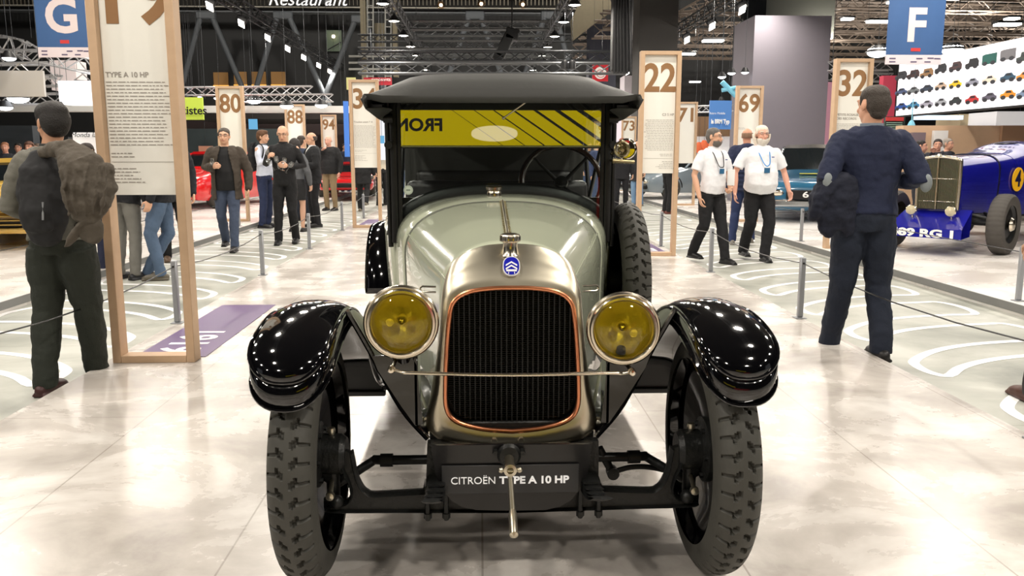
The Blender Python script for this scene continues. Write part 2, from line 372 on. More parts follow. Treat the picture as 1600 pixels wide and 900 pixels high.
for i, (x, y) in enumerate(((689, 8), (752, 6), (817, 7))):
    p = PT(x, y, 30); r = tag(empty('pendant_lamp', p), '%s of three round pendant lamps above the car roof' % ('leftmost', 'middle one', 'rightmost')[i], 'lamp')
    MB().sphere((0, 0, 0), 0.14, 16, 12).build('glass_globe', pane_mat('globe_glass', (0.9, 0.75, 0.6, 1), 0.1), r); MB().sphere((0, 0, 0.0), 0.06, 12, 8).build('bulb', glow('warm_bulb', (255, 220, 170), 12), r); MB().tube([(0, 0, .1), (0, 0, 1.5)], 0.02).build('cord', M_lampshell, r)
for i, (x, y) in enumerate(((882, 101), (894, 101))):
    p = PT(x, y, 23); mb = MB(); mb.lathe([(0.001, -.12), (.1, -.12), (.1, .05), (.05, .12), (.001, .12)], c=p, n=14); mb.tube([p, p + Vector((0, 0, .3))], .015); tag(mb.build('stage_spot', M_lampshell), '%s dark stage spot above the right end of the car roof' % ('left', 'right')[i], 'lamp')
# right part of the hall: stair flight, pillars, lattice ceiling
mb = MB(); mb.prism([(PT(925, 0, 34).x, PT(925, -40, 34).z), (PT(935, 0, 34).x, PT(935, -40, 34).z), (PT(960, 0, 34).x, PT(960, 14, 34).z), (PT(925, 0, 34).x, PT(925, 40, 34).z), (PT(897, 0, 34).x, PT(897, 62, 34).z), (PT(894, 0, 34).x, PT(894, 30, 34).z)], 0.6, (0, 34, 0))
tag(mb.build('wall_stair', M_beige, smooth=False), kind='structure')
mb = MB(); add_rbox(mb, 921, 34, 960, 240, 35, 0.8); st_ = tag(mb.build('wall_blue', mat('blue_grey_wall', (48, 50, 62), 0.6), smooth=False), kind='structure')
mb = MB(); add_rbox(mb, 926, 100, 950, 127, 33, 0.05); rs_ = tag(mb.build('round_motif_banner', mat('banner_red', (176, 30, 40), 0.5, emit=0.2), smooth=False), 'red banner with a white spiral disc above the car roof corner', 'banner')
mb = MB(); c = PT(938, 114, 32.95); mb.lathe([(0.001, -.02), (.23, -.02), (.23, 0), (.001, 0)], c=c, axis='Y', n=24); mb.build('disc', M_white, rs_); mb = MB(); mb.tube([c + Vector((0.02 * t * math.cos(t * 1.3), -.03, .02 * t * math.sin(t * 1.3))) for t in [k * .4 for k in range(24)]], .012, n=6); mb.build('spiral', mat('banner_red2', (176, 30, 40), 0.5), rs_)
mb = MB(); add_rbox(mb, 1001, -40, 1052, 285, 29, 1.2); tag(mb.build('wall_pillar_dark', mat('pillar_charcoal', (66, 64, 62), 0.7), smooth=False), kind='structure')
mb = MB(); add_rbox(mb, 960, -40, 988, 112, 22, 0.5, bev=0.06)
for k in range(6): mb.tube([PT(962 + 4 * k, -20, 21.8), PT(960 + 5 * k, 115, 21.8)], .03, n=6)
tag(mb.build('speaker_tower', mat('near_black', (22, 22, 24), 0.6)), 'black cable-hung rigging tower beside the charcoal pillar', 'rigging')
mb = MB(); add_rbox(mb, 976, 118, 1003, 186, 31, 1.0); tag(mb.build('wall_panel_white', mat('violet_white', (205, 198, 206), 0.6), smooth=False), kind='structure')
mb = MB(); a = PT(1180, 24, 21); b = PT(1300, 24, 21); mb.box(((a.x + b.x) / 2, 21.85, a.z / 2), (b.x - a.x, 1.7, a.z)); tag(mb.build('grey_pylon', mat('pylon_grey', (128, 123, 132), 0.7), smooth=False), 'tall plain grey box pylon behind the 69 board', 'pylon')
mb = MB(); add_rbox(mb, 1196, -60, 1302, 60, 24, 1.2); tag(mb.build('wall_pillar_olive', mat('pillar_olive', (76, 78, 72), 0.7), smooth=False), kind='structure')
mb = MB(); add_rbox(mb, 1166, -60, 1196, 40, 23.8, 0.3)
tag(mb.build('wall_pillar_glass', mat('pillar_glass', (30, 32, 34), 0.2), smooth=False), kind='structure')
for i in range(9):
    Y = 22.5 + i * 2.3; z = 6.1; mb = MB(); truss_mb(mb, (4.5 if i > 3 else 9.2, Y, z), (32, Y + 1.5, z), 0.6, 0.04, 0.7); tag(mb.build('roof_truss', mat('roof_truss_brown', (112, 100, 90), 0.6)), 'brown roof truss across the right part of the hall', 'truss', 'roof trusses on the right')
for i in range(6):
    X = 8 + i * 4.5; mb = MB(); truss_mb(mb, (X + 2, 20, 7.0), (X + 0.5, 43, 7.0), 0.6, 0.04, 0.8); tag(mb.build('roof_girder', mat('roof_truss_brown', (84, 74, 66), 0.6)), 'long brown roof girder above the right stands', 'girder', 'roof girders on the right')
for i in range(7):
    mb = MB(); Y = 16 + i * 4; truss_mb(mb, (-30, Y, 11.6), (-6, Y, 11.6), 0.6, 0.04, 0.9); tag(mb.build('roof_truss', M_trussd), 'dark roof truss across the left part of the hall', 'truss', 'roof trusses on the left')
M_tubeglow = glow('fluorescent', (255, 252, 245), 7)
fl_ = [(1098, 62, 1130, 66, 24), (1060, 82, 1086, 87, 26), (1078, 127, 1094, 129, 34), (1316, 27, 1332, 33, 24), (1356, 31, 1392, 37, 22), (1556, 36, 1592, 41, 20), (1572, 27, 1590, 32, 22), (1470, -4, 1500, 0, 22), (1388, 2, 1400, 6, 22)]
where = ['left of the grey pylon, upper', 'beside the top of the 22 board', 'low and far beyond the 22 board', 'small, just right of the grey pylon', 'left of the letter F banner', 'above the picture billboard, long', 'above the picture billboard, short', 'at the top edge right of the letter F banner', 'at the top edge above the letter F banner']
for (x0, y0, x1, y1, Y), wl in zip(fl_, where):
    a, b = PT(x0, (y0 + y1) / 2, Y), PT(x1, (y0 + y1) / 2, Y); r = tag(empty('strip_light', (a + b) / 2), 'white strip light ' + wl, 'lamp'); L = (b - a).length
    MB().box((0, 0, 0.05), (L + .06, .3, .05), .01).build('tray', M_lampshell, r); MB().box((0, 0, 0), (L, .24, .05), .01).build('tube', M_tubeglow, r)
for i, (x, y, Y, s) in enumerate(((1372, 80, 15, .2), (1488, 76, 15, .2), (293, 152, 22, .15), (343, 152, 22, .15), (397, 156, 21, .18), (448, 164, 21, .17), (502, 163, 21, .16), (14, 89, 15, .12), (28, 152, 16, .2), (8, 166, 16, .14), (90, 168, 15, .14), (1143, 113, 20, .1), (1128, 119, 20, .1), (1164, 112, 21, .1), (1127, 157, 24, .08), (312, 150, 22, .06), (296, 148, 22, .08))):
    p = PT(x, y, Y); r = tag(empty('halide_lamp', p), 'bright white flood lamp ' + ['left of the F banner', 'right of the F banner', 'at the left end of the silver truss', 'left of the 80 board top', 'right of the 80 board top', 'above the 88 board, under the lower silver truss', 'rightmost under the lower silver truss', 'on the upper left curved truss', 'below the white hanging panel', 'low at the left edge', 'above the grey jumper man', 'nearest the pylon top left', 'outermost left of the pylon cluster', 'under the blue bracket by the pylon', 'above the blue show sign', 'second small one by the green sign', 'first small one by the green sign'][i], 'lamp')
    MB().lathe([(s * .5, .1), (s, .0), (s * 1.05, -.02), (s * .9, -.02)], n=18).build('housing', M_lampshell, r); MB().sphere((0, 0, -.01), (s * .95, s * .95, s * .5), 14, 8).build('lamp_face', glow('halide', (250, 252, 255), 9), r)
# ------------------------------------------------------------------ the vintage car
CX, CY = 0.095, 2.45
car = tag(empty('vintage_car', (CX, CY, 0)), 'pale green grey vintage touring car with black fenders, nickel radiator and amber headlamps', 'car')
def W(px, py, Y):                                      # a measured point in the car's own frame
    p = PT(px, py, Y); return Vector((p.x - CX, p.y - CY, p.z))
def mirx(pts): return [Vector((-p[0], p[1], p[2])) for p in pts]

# wheels ----------------------------------------------------------------
def tyre_mesh(R=0.372, w=0.064, H=0.052, nu=44 * 12):
    prof = []                                          # (half width s, radius)
    for k in range(33):
        a = PI * (k / 32) ; x = -w * math.cos(a); b = math.sin(a) ** 0.62
        prof.append((x, R - H * 1.7 + H * 1.7 * b))
    mb = MB(); R_ = []
    for i in range(nu):
        t = 2 * PI * i / nu; ph = (i / 12.0) % 1.0; ring = []
        for x, r in prof:
            s = x / w; d = 0
            if r > R - 0.03:
                for sg, off in ((1, 0.0), (-1, 0.5)):
                    p = (ph + off) % 1.0; q = s * sg
                    if 0.12 < q < 0.42:                # slanted arrow cut
                        cen = 0.3 + (q - 0.12) * 1.1
                        if abs(p - cen) < 0.17: d = 0.013
                    if 0.40 <= q < 0.88 and 0.36 < p < 0.58: d = 0.010
            r2 = r - d
            ring.append(Vector((x, r2 * math.cos(t), r2 * math.sin(t))))
        R_.append(ring)
    mb.rings(R_, closed=False, caps=False, wrap=True)
    return mb.mesh('tyre', M_rubber, angle=25)
TYRE = tyre_mesh()
def disc_mesh(sg=1):
    mb = MB()
    mb.lathe([(0.298, -0.05), (0.305, -0.045), (0.29, -0.03), (0.27, -0.022), (0.2, 0.012), (0.12, 0.03), (0.07, 0.034), (0.066, 0.07), (0.045, 0.085), (0.001, 0.088)], axis='X', n=64)
    mb.lathe([(0.298, -0.05), (0.29, -0.052), (0.28, -0.03), (0.272, 0.0), (0.284, 0.035), (0.297, 0.05), (0.305, 0.045), (0.298, 0.0)], axis='X', n=64)
    return mb.mesh('wheel', M_black)
DISC = disc_mesh()
def hub_mesh():
    mb = MB()
    mb.lathe([(0.001, -0.1), (0.05, -0.1), (0.062, -0.085), (0.062, -0.03), (0.1, -0.02), (0.1, 0.0), (0.07, 0.03), (0.001, 0.035)], axis='X', n=32)
    for k in range(6):
        a = k * PI / 3; mb.lathe([(0.001, -0.034), (0.009, -0.034), (0.009, -0.01), (0.001, -0.01)], c=(0, 0.08 * math.cos(a), 0.08 * math.sin(a)), axis='X', n=6)
    return mb.mesh('hub', M_chassis)
HUB = hub_mesh()
def wheel(x, y, z, sg, name='wheel', camber=0.0):
    o = link(name, DISC, car, (x, y, z)); o.rotation_euler = (0, camber * sg, 0 if sg > 0 else PI)
    link('tyre', TYRE, o); link('hub', HUB, o); return o
for sg in (-1, 1):
    wheel(0.608 * sg, 0, 0.372, sg)
    wheel(0.608 * sg, 2.83, 0.372, sg)
sp = wheel(0.60, 1.48, 0.675, 1, 'spare_wheel')

# front axle --------------------------------------------------------------
YA = CY - 0.03
half = [(548, 707), (540, 704), (520, 706), (516, 714), (524, 718), (532, 724), (538, 738), (545, 752), (549, 770), (545, 781), (536, 787), (516, 790), (514, 797), (600, 797), (700, 797), (800, 797), (800, 783), (760, 778), (700, 768), (640, 770), (585, 773), (573, 770), (564, 762), (555, 742)]
def axle_poly(sg):
    P = [W(a, b, YA) for a, b in half]; return [(sg * abs(p.x + 0.002), p.z) for p in P]
mb = MB()
for sg in (-1, 1):
    pl = axle_poly(sg); mb.prism(pl, 0.022, (0, -0.036, 0))
    q = [Vector((p[0], -0.025, p[1])) for p in pl]
    up = [q[i] for i in list(range(0, 1)) + list(range(len(q) - 1, 15, -1))]
    lo = [q[i] for i in range(11, 16)]; inn = [q[i] for i in range(2, 12)]
    for path in (up, lo, inn): mb.tube(catmull(path, 3), [(0.0055, 0.026)] * (3 * (len(path) - 1) + 1), n=8, up=Vector((0, 1, 0)))
mb.build('front_axle', M_chassis, car)
for sg in (-1, 1):                                     # steering knuckles and pins
    mb = MB(); x = 0.552 * sg
    mb.tube([(x, 0, 0.19), (x, 0, 0.21), (x, 0, 0.40), (x, 0, 0.425)], [0.014, 0.021, 0.021, 0.015], n=16)
    mb.lathe([(0.001, 0), (0.03, 0), (0.03, 0.03), (0.001, 0.03)], c=(x, 0, 0.385), n=18); mb.lathe([(0.001, 0), (0.032, 0), (0.032, 0.028), (0.001, 0.028)], c=(x, 0, 0.2), n=18)
    mb.tube([(x, 0, 0.31), (0.62 * sg, 0, 0.34)], [0.035, 0.025], n=14); mb.tube([(x, -0.01, 0.27), (0.5 * sg, 0.12, 0.265), (0.44 * sg, 0.17, 0.29)], 0.015, n=10)
    mb.sphere((x - 0.015 * sg, -0.045, 0.235), 0.022)
    kn = mb.build('steering_knuckle', M_chassis, car)
    mb = MB(); mb.lathe([(0.001, 0.03), (0.011, 0.03), (0.013, 0.018), (0.009, 0.01), (0.009, 0), (0.001, 0)], c=(x, 0, 0.425), n=12)
    mb.build('grease_cap', M_nickel, kn)
    mb = MB(); mb.tube([(x, -0.02, 0.292), (x - 0.005 * sg, -0.085, 0.272)], 0.007, n=10); mb.lathe([(0.001, -0.012), (0.012, -0.01), (0.014, 0), (0.012, 0.008), (0.001, 0.01)], c=(x - 0.005 * sg, -0.085, 0.272), axis='Y', n=14)
    mb.build('pin_bolt', M_nickel, kn)
mb = MB(); mb.tube([(-0.45, 0.16, 0.29), (-0.40, 0.15, 0.292), (0.40, 0.15, 0.292), (0.45, 0.16, 0.29)], 0.0155, n=14)
for x in (-0.405, 0.405): mb.lathe([(0.001, -0.02), (0.022, -0.02), (0.022, 0.02), (0.001, 0.02)], c=(x, 0.15, 0.292), axis='X', n=12)
mb.build('track_rod', M_blackmat, car)
mb = MB(); A, B = W(944, 722, 2.6), W(957, 738, 2.6)
mb.tube([W(936, 700, 2.6), B], 0.014, n=10); mb.lathe([(0.001, -0.02), (0.02, -0.02), (0.02, 0.02), (0.001, 0.02)], c=B, axis='Y', n=16)
mb.tube(catmull([B, W(985, 730, 2.6), W(1015, 730, 2.6), W(1045, 737, 2.6), W(1065, 750, 2.55)], 4), 0.009, n=10)
mb.build('steering_arm', M_blackmat, car)
for sg in (-1, 1):                                     # spring seat, clip bolts and leaf spring
    x = 0.232 * sg
    mb = MB()
    for k in range(5):
        L = 0.72 - k * 0.11; pts = [(x, t * L / 2 + 0.02, 0.262 + k * 0.009 + 0.10 * (1 - (1 - (t * L / 0.72) ** 2)) * 1.0) for t in [u / 6 - 1 for u in range(13)]]
        mb.tube([(p[0], p[1], p[2]) for p in pts], [(0.027, 0.004)] * 13, n=8, up=Vector((0, 0, 1)))
    ls = mb.build('leaf_spring', M_blackmat, car)
    mb = MB(); mb.box((x, 0, 0.26), (0.085, 0.075, 0.03), 0.005); mb.prism([(x - 0.036 , 0.27), (x + 0.036, 0.27), (x + 0.022 + 0.012 * sg, 0.40), (x - 0.018 + 0.012 * sg, 0.40)], 0.04, (0, 0.0, 0))
    mb.build('spring_bracket', M_chassis, car)
    for dx in (-0.028, 0.028):
        mb = MB()
        for y in (-0.062, 0.03): mb.tube([(x + dx, y, 0.18), (x + dx, y, 0.285)], 0.0075, n=8); mb.lathe([(0.001, 0.004), (0.0125, 0.004), (0.0125, -0.012), (0.001, -0.012)], c=(x + dx, y, 0.198), n=6)
        mb.tube([(x + dx, -0.062, 0.285), (x + dx, -0.016, 0.29), (x + dx, 0.03, 0.285)], 0.0075, n=8)
        mb.build('clip_bolt', M_chassis, car)
# frame rails
mb = MB()
for sg in (-1, 1): mb.box((0.235 * sg, 1.75, 0.43), (0.045, 3.4, 0.09), 0.006); 
for y in (0.08, 1.0, 2.0, 3.2): mb.box((0, y, 0.42), (0.45, 0.05, 0.06), 0.005)
mb.box((0, 1.0, 0.33), (0.3, 0.9, 0.14), 0.04); mb.tube([(0, 1.4, 0.33), (0, 2.7, 0.36)], 0.03); mb.sphere((0, 2.83, 0.37), 0.13); mb.tube([(-0.55, 2.83, 0.372), (0.55, 2.83, 0.372)], 0.035)
mb.build('frame', M_chassis, car)

# front apron and name plate -----------------------------------------------
out = [(674, 696), (676, 712), (681, 742), (691, 765), (706, 783), (724, 793), (745, 797), (800, 798), (852, 797), (874, 792), (893, 781), (908, 762), (918, 740), (922, 712), (924, 694)]
P = [W(a, b, CY - 0.07) for a, b in out]; mb = MB(); mb.prism([(p.x, p.z) for p in P], 0.012, (0, -0.07, 0))
mb.build('front_apron', mat('apron_paint', (20, 19, 20), 0.3, coat=0.2), car)
mb = MB(); top = [W(a, b, CY - 0.068) for a, b in ((672, 694), (730, 702), (800, 709), (870, 704), (926, 692))]; back = [Vector((p.x, 0.02, p.z - 0.018)) for p in top]
a = catmull(top, 4); b = catmull(back, 4); mb.rings([a, [q - Vector((0, 0, 0.006)) for q in a], [q - Vector((0, 0, 0.02)) for q in b], b], closed=False, caps=False, wrap=True)
mb.build('apron_ledge', M_blackmat, car)
mb = MB(); p0, p1 = W(690, 728, CY - 0.08), W(904, 769, CY - 0.08)
mb.box(((p0.x + p1.x) / 2, -0.0785, (p0.z + p1.z) / 2), (p1.x - p0.x, 0.006, p0.z - p1.z), 0.001)
npl = mb.build('name_plate', mat('plate_grey', (44, 44, 45), 0.4), car)
zc = (p0.z + p1.z) / 2 - 0.001
def word(s, x0, x1, size, bold):
    a, b = W(x0, 750, CY - 0.08).x, W(x1, 750, CY - 0.08).x
    text('lettering', s, size, mat('plate_white', (236, 236, 236), 0.4, emit=0.25), npl, ((a + b) / 2, -0.083, zc - 0.002), width=b - a, depth=0.0007, bold=bold)
word('CITRO\u00cbN', 705, 774, 0.032, 0.0); word('TYPE A 10 HP', 780, 889, 0.0315, 0.0011)

# starting crank --------------------------------------------------------------
mb = MB(); H_ = W(797, 732, 2.27); B_ = W(801, 800, 2.22)
mb.lathe([(0.001, 0.09), (0.014, 0.09), (0.014, 0.0), (0.0185, -0.004), (0.0185, -0.018), (0.010, -0.02), (0.010, -0.006), (0.001, -0.006)], c=H_, axis='Y', n=20)
mb.tube([H_ + Vector((0, -0.01, -0.014)), B_], [(0.0075, 0.006), (0.0085, 0.006)], n=10)
mb.tube([H_ + Vector((-0.028, -0.008, -0.002)), H_ + Vector((0.028, -0.008, -0.002))], 0.0055, n=8)
mb.sphere(H_ + Vector((-0.026, -0.008, -0.002)), 0.0085, 8, 6); mb.sphere(H_ + Vector((0.027, -0.008, -0.002)), 0.0085, 8, 6)
crank = mb.build('starting_crank', M_nickel, car)
mb = MB(); e = W(803, 836, 2.13); mb.tube([B_ + Vector((0, 0.005, 0.004)), B_ + Vector((0, -0.012, -0.006)), (B_ + e) / 2, e, e + Vector((0, -0.004, -0.003))], [0.009, 0.013, 0.0115, 0.012, 0.004], n=14)
mb.build('handle', M_nickel, crank)
mb = MB(); mb.lathe([(0.001, -0.01), (0.028, -0.01), (0.036, 0.0), (0.03, 0.02), (0.001, 0.02)], c=H_ + Vector((0, 0.085, 0.008)), axis='Y', n=24)
for dx in (-0.04, 0.04): mb.lathe([(0.001, -0.006), (0.009, -0.006), (0.009, 0.02), (0.001, 0.02)], c=H_ + Vector((dx, 0.09, 0.012)), axis='Y', n=6)
mb.build('crank_collar', M_chassis, car)

# radiator ---------------------------------------------------------------------
def outline(half_pts):                                  # left half from the bottom centre up to the top centre -> closed loop
    L = [Vector(p) for p in half_pts]; R = [Vector((-p.x, p.y, p.z)) for p in reversed(L[1:-1])]
    return L + R
def hp(lst): return [(W(a, b, Y).x + 0.006, d, W(a, b, Y).z) for a, b, Y, d in [(q[0], q[1], CY + q[2], q[2]) for q in lst]]
def fix(l): l = [Vector(p) for p in l]; l[0].x = 0; l[-1].x = 0; return l
def dens(half_pts, n=6):
    c = catmull(fix(half_pts), n); return outline([tuple(p) for p in c])
inner = dens(hp([(798, 672, .045), (750, 668, .045), (712, 656, .045), (697, 636, .045), (695, 600, .045), (697, 550, .05), (701, 500, .052), (708, 474, .055), (730, 459, .055), (765, 453, .055), (798, 452, .055)]))
e1 = dens(hp([(798, 676, .035), (748, 672, .035), (708, 661, .035), (692, 640, .035), (690, 600, .035), (692, 550, .04), (696, 500, .042), (703, 470, .045), (726, 454, .045), (763, 448, .045), (798, 447, .045)]))
e2 = dens(hp([(798, 686, .03), (744, 683, .03), (697, 670, .03), (680, 645, .035), (683, 600, .035), (686, 550, .04), (690, 500, .045), (696, 462, .05), (718, 440, .055), (758, 430, .058), (798, 428, .06)]))
e3 = dens(hp([(798, 694, .035), (738, 694, .035), (684, 683, .038), (669, 655, .045), (675, 610, .055), (681, 550, .06), (685, 500, .065), (690, 452, .075), (709, 422, .085), (754, 405, .095), (798, 401, .1)]))
e4 = dens(hp([(798, 696, .06), (736, 697, .06), (678, 687, .07), (663, 662, .08), (671, 610, .1), (680, 550, .115), (685, 500, .12), (690, 447, .13), (706, 408, .145), (748, 386, .155), (798, 381, .16)]))
e5 = dens(hp([(798, 692, .10), (736, 692, .10), (680, 683, .11), (668, 662, .12), (674, 610, .16), (682, 550, .19), (687, 500, .2), (692, 447, .2), (708, 409, .2), (749, 388, .2), (798, 383, .2)]))
def bl(A, B, t): return [a * (1 - t) + b * t for a, b in zip(A, B)]
def smooth_rings(R, k=4):
    out = []
    n = len(R[0])
    cols = [catmull([r[j] for r in R], k) for j in range(n)]
    return [[c[i] for c in cols] for i in range(len(cols[0]))]
rad = MB().rings(smooth_rings([e1, e2, e3, e4, e5]), closed=True, caps=False).build('radiator_shell', M_nickel, car, angle=60)
mb = MB(); q = [a * 0.5 + b * 0.5 for a, b in zip(inner, e1)]; n_ = len(q); Rg = []
for i in range(n_):
    t = (q[(i + 1) % n_] - q[i - 1]).normalized(); u = Vector((0, 1, 0)); v = t.cross(u).normalized()
    Rg.append([q[i] + (u * math.cos(a) + v * math.sin(a)) * 0.0088 for a in [2 * PI * k / 10 for k in range(10)]])
mb.rings(Rg, True, False, wrap=True); mb.build('copper_trim', M_copper, rad)
# core: deep honeycomb channels behind the trim
mb = MB(); bk = [Vector((p.x, 0.085, p.z)) for p in inner]
mb.rings([[Vector((p.x * 1.01, p.y + 0.004, p.z)) for p in inner], bk], closed=True, caps=False); c_ = mb.bm.verts.new((0, 0.085, 0.65)); mb.bm.verts.ensure_lookup_table()
bkv = [v for v in mb.bm.verts if abs(v.co.y - 0.085) < 1e-5 and v is not c_]
for i in range(len(bkv)): mb.bm.faces.new((bkv[i], bkv[(i + 1) % len(bkv)], c_))
M_core = mat('radiator_core_black', (10, 10, 11), 0.5)
core = mb.build('radiator_core', M_core, rad)
mb = MB(); zt_ = lambda x: 0.872 - 0.35 * abs(x) ** 2 - (max(0, abs(x) - .12) * .45); zb_ = lambda x: 0.45 + 0.5 * x * x + (max(0, abs(x) - .15) * .6)
k = -12
while k <= 12:
    x = k * 0.0163
    if abs(x) < 0.195: mb.box((x, 0.07, (zt_(x) + zb_(x)) / 2), (0.0038, 0.028, zt_(x) - zb_(x)), 0)
    k += 1
for j in range(60):
    z = 0.46 + j * 0.0068; hw = 0.198 - max(0, 0.52 - z) * 0.55 - max(0, z - 0.8) * 0.6
    mb.box((0, 0.077, z), (2 * hw, 0.01, 0.0016), 0)
mb.build('core_fins', mat('core_fin', (17, 18, 18), 0.45, 0.2), core, smooth=False)
for px, py in ((772, 688), (814, 687)):
    p = W(px, py, CY + .03); mb = MB(); mb.lathe([(0.001, -0.014), (0.0095, -0.014), (0.0105, -0.01), (0.0105, 0.01), (0.001, 0.01)], c=p, axis='Y', n=6); mb.build('bolt', M_nickel, rad)
# cap
c0 = Vector((-0.003, 0.12, 0.965)); mb = MB()
mb.lathe([(0.03, 0.0), (0.024, 0.012), (0.022, 0.03), (0.022, 0.045), (0.001, 0.045)], c=c0, n=32)
cap = mb.build('radiator_cap', M_chrome, car)
mb = MB(); R_ = []
for h, r in ((0.042, 0.024), (0.046, 0.031), (0.06, 0.031), (0.066, 0.028), (0.07, 0.018), (0.071, 0.001)):
    R_.append([c0 + Vector((r * (1 + (0.05 if (i % 4) < 2 and r > 0.025 else 0)) * math.cos(2 * PI * i / 80), r * (1 + (0.05 if (i % 4) < 2 and r > 0.025 else 0)) * math.sin(2 * PI * i / 80), h)) for i in range(80)])
mb.rings(R_, True, False); mb.build('knurled_top', M_chrome, cap)
# emblem: blue oval with two white chevrons
ep = W(799, 417, CY + 0.065); erot = Matrix.Rotation(-0.72, 4, 'X')
em = empty('emblem', ep); em.parent = car; em.rotation_euler = (-0.62, 0, 0)
M_blue = mat('emblem_blue', (30, 34, 160), 0.2, coat=0.5); M_ew = mat('emblem_white', (225, 225, 230), 0.3)
def oval(a, b, n=28, sq=2.4): return [(a * math.copysign(abs(math.cos(t)) ** (2 / sq), math.cos(t)), b * math.copysign(abs(math.sin(t)) ** (2 / sq), math.sin(t))) for t in [2 * PI * i / n for i in range(n)]]
em_o = MB().prism(oval(0.0265, 0.033), 0.006, (0, -0.006, 0)).build('emblem_rim', M_ew, em)
MB().prism(oval(0.0235, 0.030), 0.002, (0, -0.008, 0)).build('emblem_field', M_blue, em)
mb = MB()
for z in (0.008, -0.004):
    for sg in (-1, 1): mb.prism([(0, z + 0.007), (sg * 0.0175, z - 0.0045), (sg * 0.0175, z - 0.010), (0, z + 0.0015)], 0.0015, (0, -0.0094, 0))
mb.box((0, -0.0087, -0.0165), (0.032, 0.0015, 0.0065), 0); mb.build('chevron_marks', M_ew, em)
mb = MB()
for sg in (-1, 1):
    mb.box((sg * 0.009, -0.0087, -0.025), (0.002, 0.0015, 0.007), 0)
mb.build('emblem_lines', M_ew, em)

# bonnet and cowl -----------------------------------------------------------------
def section(y, w, wb, zs, zt, zb=0.42, n=14, ex=2.35):
    L = [Vector((-(wb + (w - wb) * (i / 6)), y, zb + (zs - zb) * (i / 6))) for i in range(6)]
    for i in range(n + 1):
        t = PI / 2 * i / n; L.append(Vector((-w * math.cos(t) ** (2 / ex), y, zs + (zt - zs) * math.sin(t) ** (2 / ex))))
    L[-1].x = 0
    return L + [Vector((-p.x, p.y, p.z)) for p in reversed(L[:-1])]
secs = [(0.17, 0.205, 0.232, 0.80, 0.982, 2.3), (0.3, 0.235, 0.255, 0.81, 0.997, 2.3), (0.5, 0.285, 0.29, 0.82, 1.022, 2.35), (0.75, 0.35, 0.345, 0.835, 1.052, 2.4), (1.0, 0.405, 0.395, 0.85, 1.077, 2.45), (1.03, 0.411, 0.40, 0.852, 1.08, 2.45)]
M_in = [section(*s[:5], ex=s[5]) for s in secs]
bon = MB().rings(M_in, closed=False).build('bonnet', M_cream, car, angle=60); mod(bon, 'SOLIDIFY', thickness=0.006, offset=-1)
cw = [(1.034, 0.412, 0.40, 0.852, 1.082, 2.45), (1.1, 0.43, 0.42, 0.86, 1.095, 2.5), (1.22, 0.460, 0.45, 0.868, 1.100, 2.55), (1.34, 0.485, 0.475, 0.87, 1.098, 2.55)]
mb = MB().rings([section(*s[:5], ex=s[5]) for s in cw], closed=False); cowl = mb.build('cowl', M_cream, car, angle=60); mod(cowl, 'SOLIDIFY', thickness=0.006, offset=-1)
# seam bead, hinge line creases and louvre-free side panel edges
def sec_tube(s, r, m, name, lo=0, hi=None, up=0.004, n=8):
    P = section(*s[:5], ex=s[5]); c = Vector((0, s[0], 0.8)); P = [p + (p - c).normalized() * up for p in P]
    return MB().tube(P[lo:hi], r, n=n).build(name, m, car)
sec_tube((1.031, 0.411, 0.40, 0.852, 1.08, 2.45), 0.0035, mat('seam_dark', (90, 92, 84), 0.4), 'bonnet_seam', up=0.0)
for sg in (-1, 1):
    P = []
    for s in secs:
        q = section(*s[:5], ex=s[5])[9]; P.append(Vector((sg * -q.x, q.y, q.z)) + Vector((sg * 0.003, 0, 0.001)))
    MB().tube(catmull(P, 3), 0.004, n=8).build('side_hinge', M_cream, car)
    P = [Vector((sg * (0.25 + 0.175 * t), 0.24 + 0.78 * t, 0.60 + 0.02 * t)) for t in (0, 0.25, 0.5, 0.75, 1)]
    # latch handle on the bonnet side
    y = 0.27; x = 0.242 * sg; mb = MB()
    mb.tube([(x, y - 0.015, 0.846), (x + 0.045 * sg, y - 0.015, 0.848), (x + 0.052 * sg, y - 0.01, 0.842), (x + 0.052 * sg, y - 0.01, 0.836), (x + 0.045 * sg, y - 0.015, 0.83), (x, y - 0.015, 0.828)], 0.0032, n=8)
    mb.build('bonnet_latch', M_chrome, car)
    # slanted stay strip beside the radiator, wing nut at its foot
    mb = MB(); a = W(641 if sg < 0 else 941, 566, CY + 0.22); b = W(666 if sg < 0 else 926, 638, CY + 0.16); mb.tube([a, b], [(0.006, 0.0025)] * 2, n=8)
    mb.build('bonnet_strip', M_cream, car)
    mb = MB(); p = W(659 if sg < 0 else 929, 655, CY + 0.08); mb.sphere(p, 0.009, 10, 8); mb.box(p + Vector((-0.012, 0, 0.002)), (0.018, 0.005, 0.010), 0.002); mb.box(p + Vector((0.012, 0, 0.002)), (0.018, 0.005, 0.010), 0.002)
    mb.build('wing_nut', M_nickel, car)
mb = MB(); P = [Vector((-0.003, s[0], s[4] + 0.004)) for s in secs]
mb.tube(catmull(P, 3), 0.0055, n=10)
for i in range(26): mb.box((-0.003, 0.2 + i * 0.032, 0.9835 + 0.098 * ((0.03 + i * 0.032) / 0.83) ** 0.95 + 0.001), (0.026, 0.012, 0.004), 0)
mb.build('centre_hinge', M_nickel, car)
mb = MB(); c1 = Vector((-0.035, 1.17, 1.10)); mb.lathe([(0.03, -0.01), (0.033, 0.008), (0.03, 0.014), (0.028, 0.02), (0.036, 0.022), (0.036, 0.034), (0.03, 0.038), (0.001, 0.038)], c=c1, n=28)
mb.build('filler_cap', M_chrome, car)

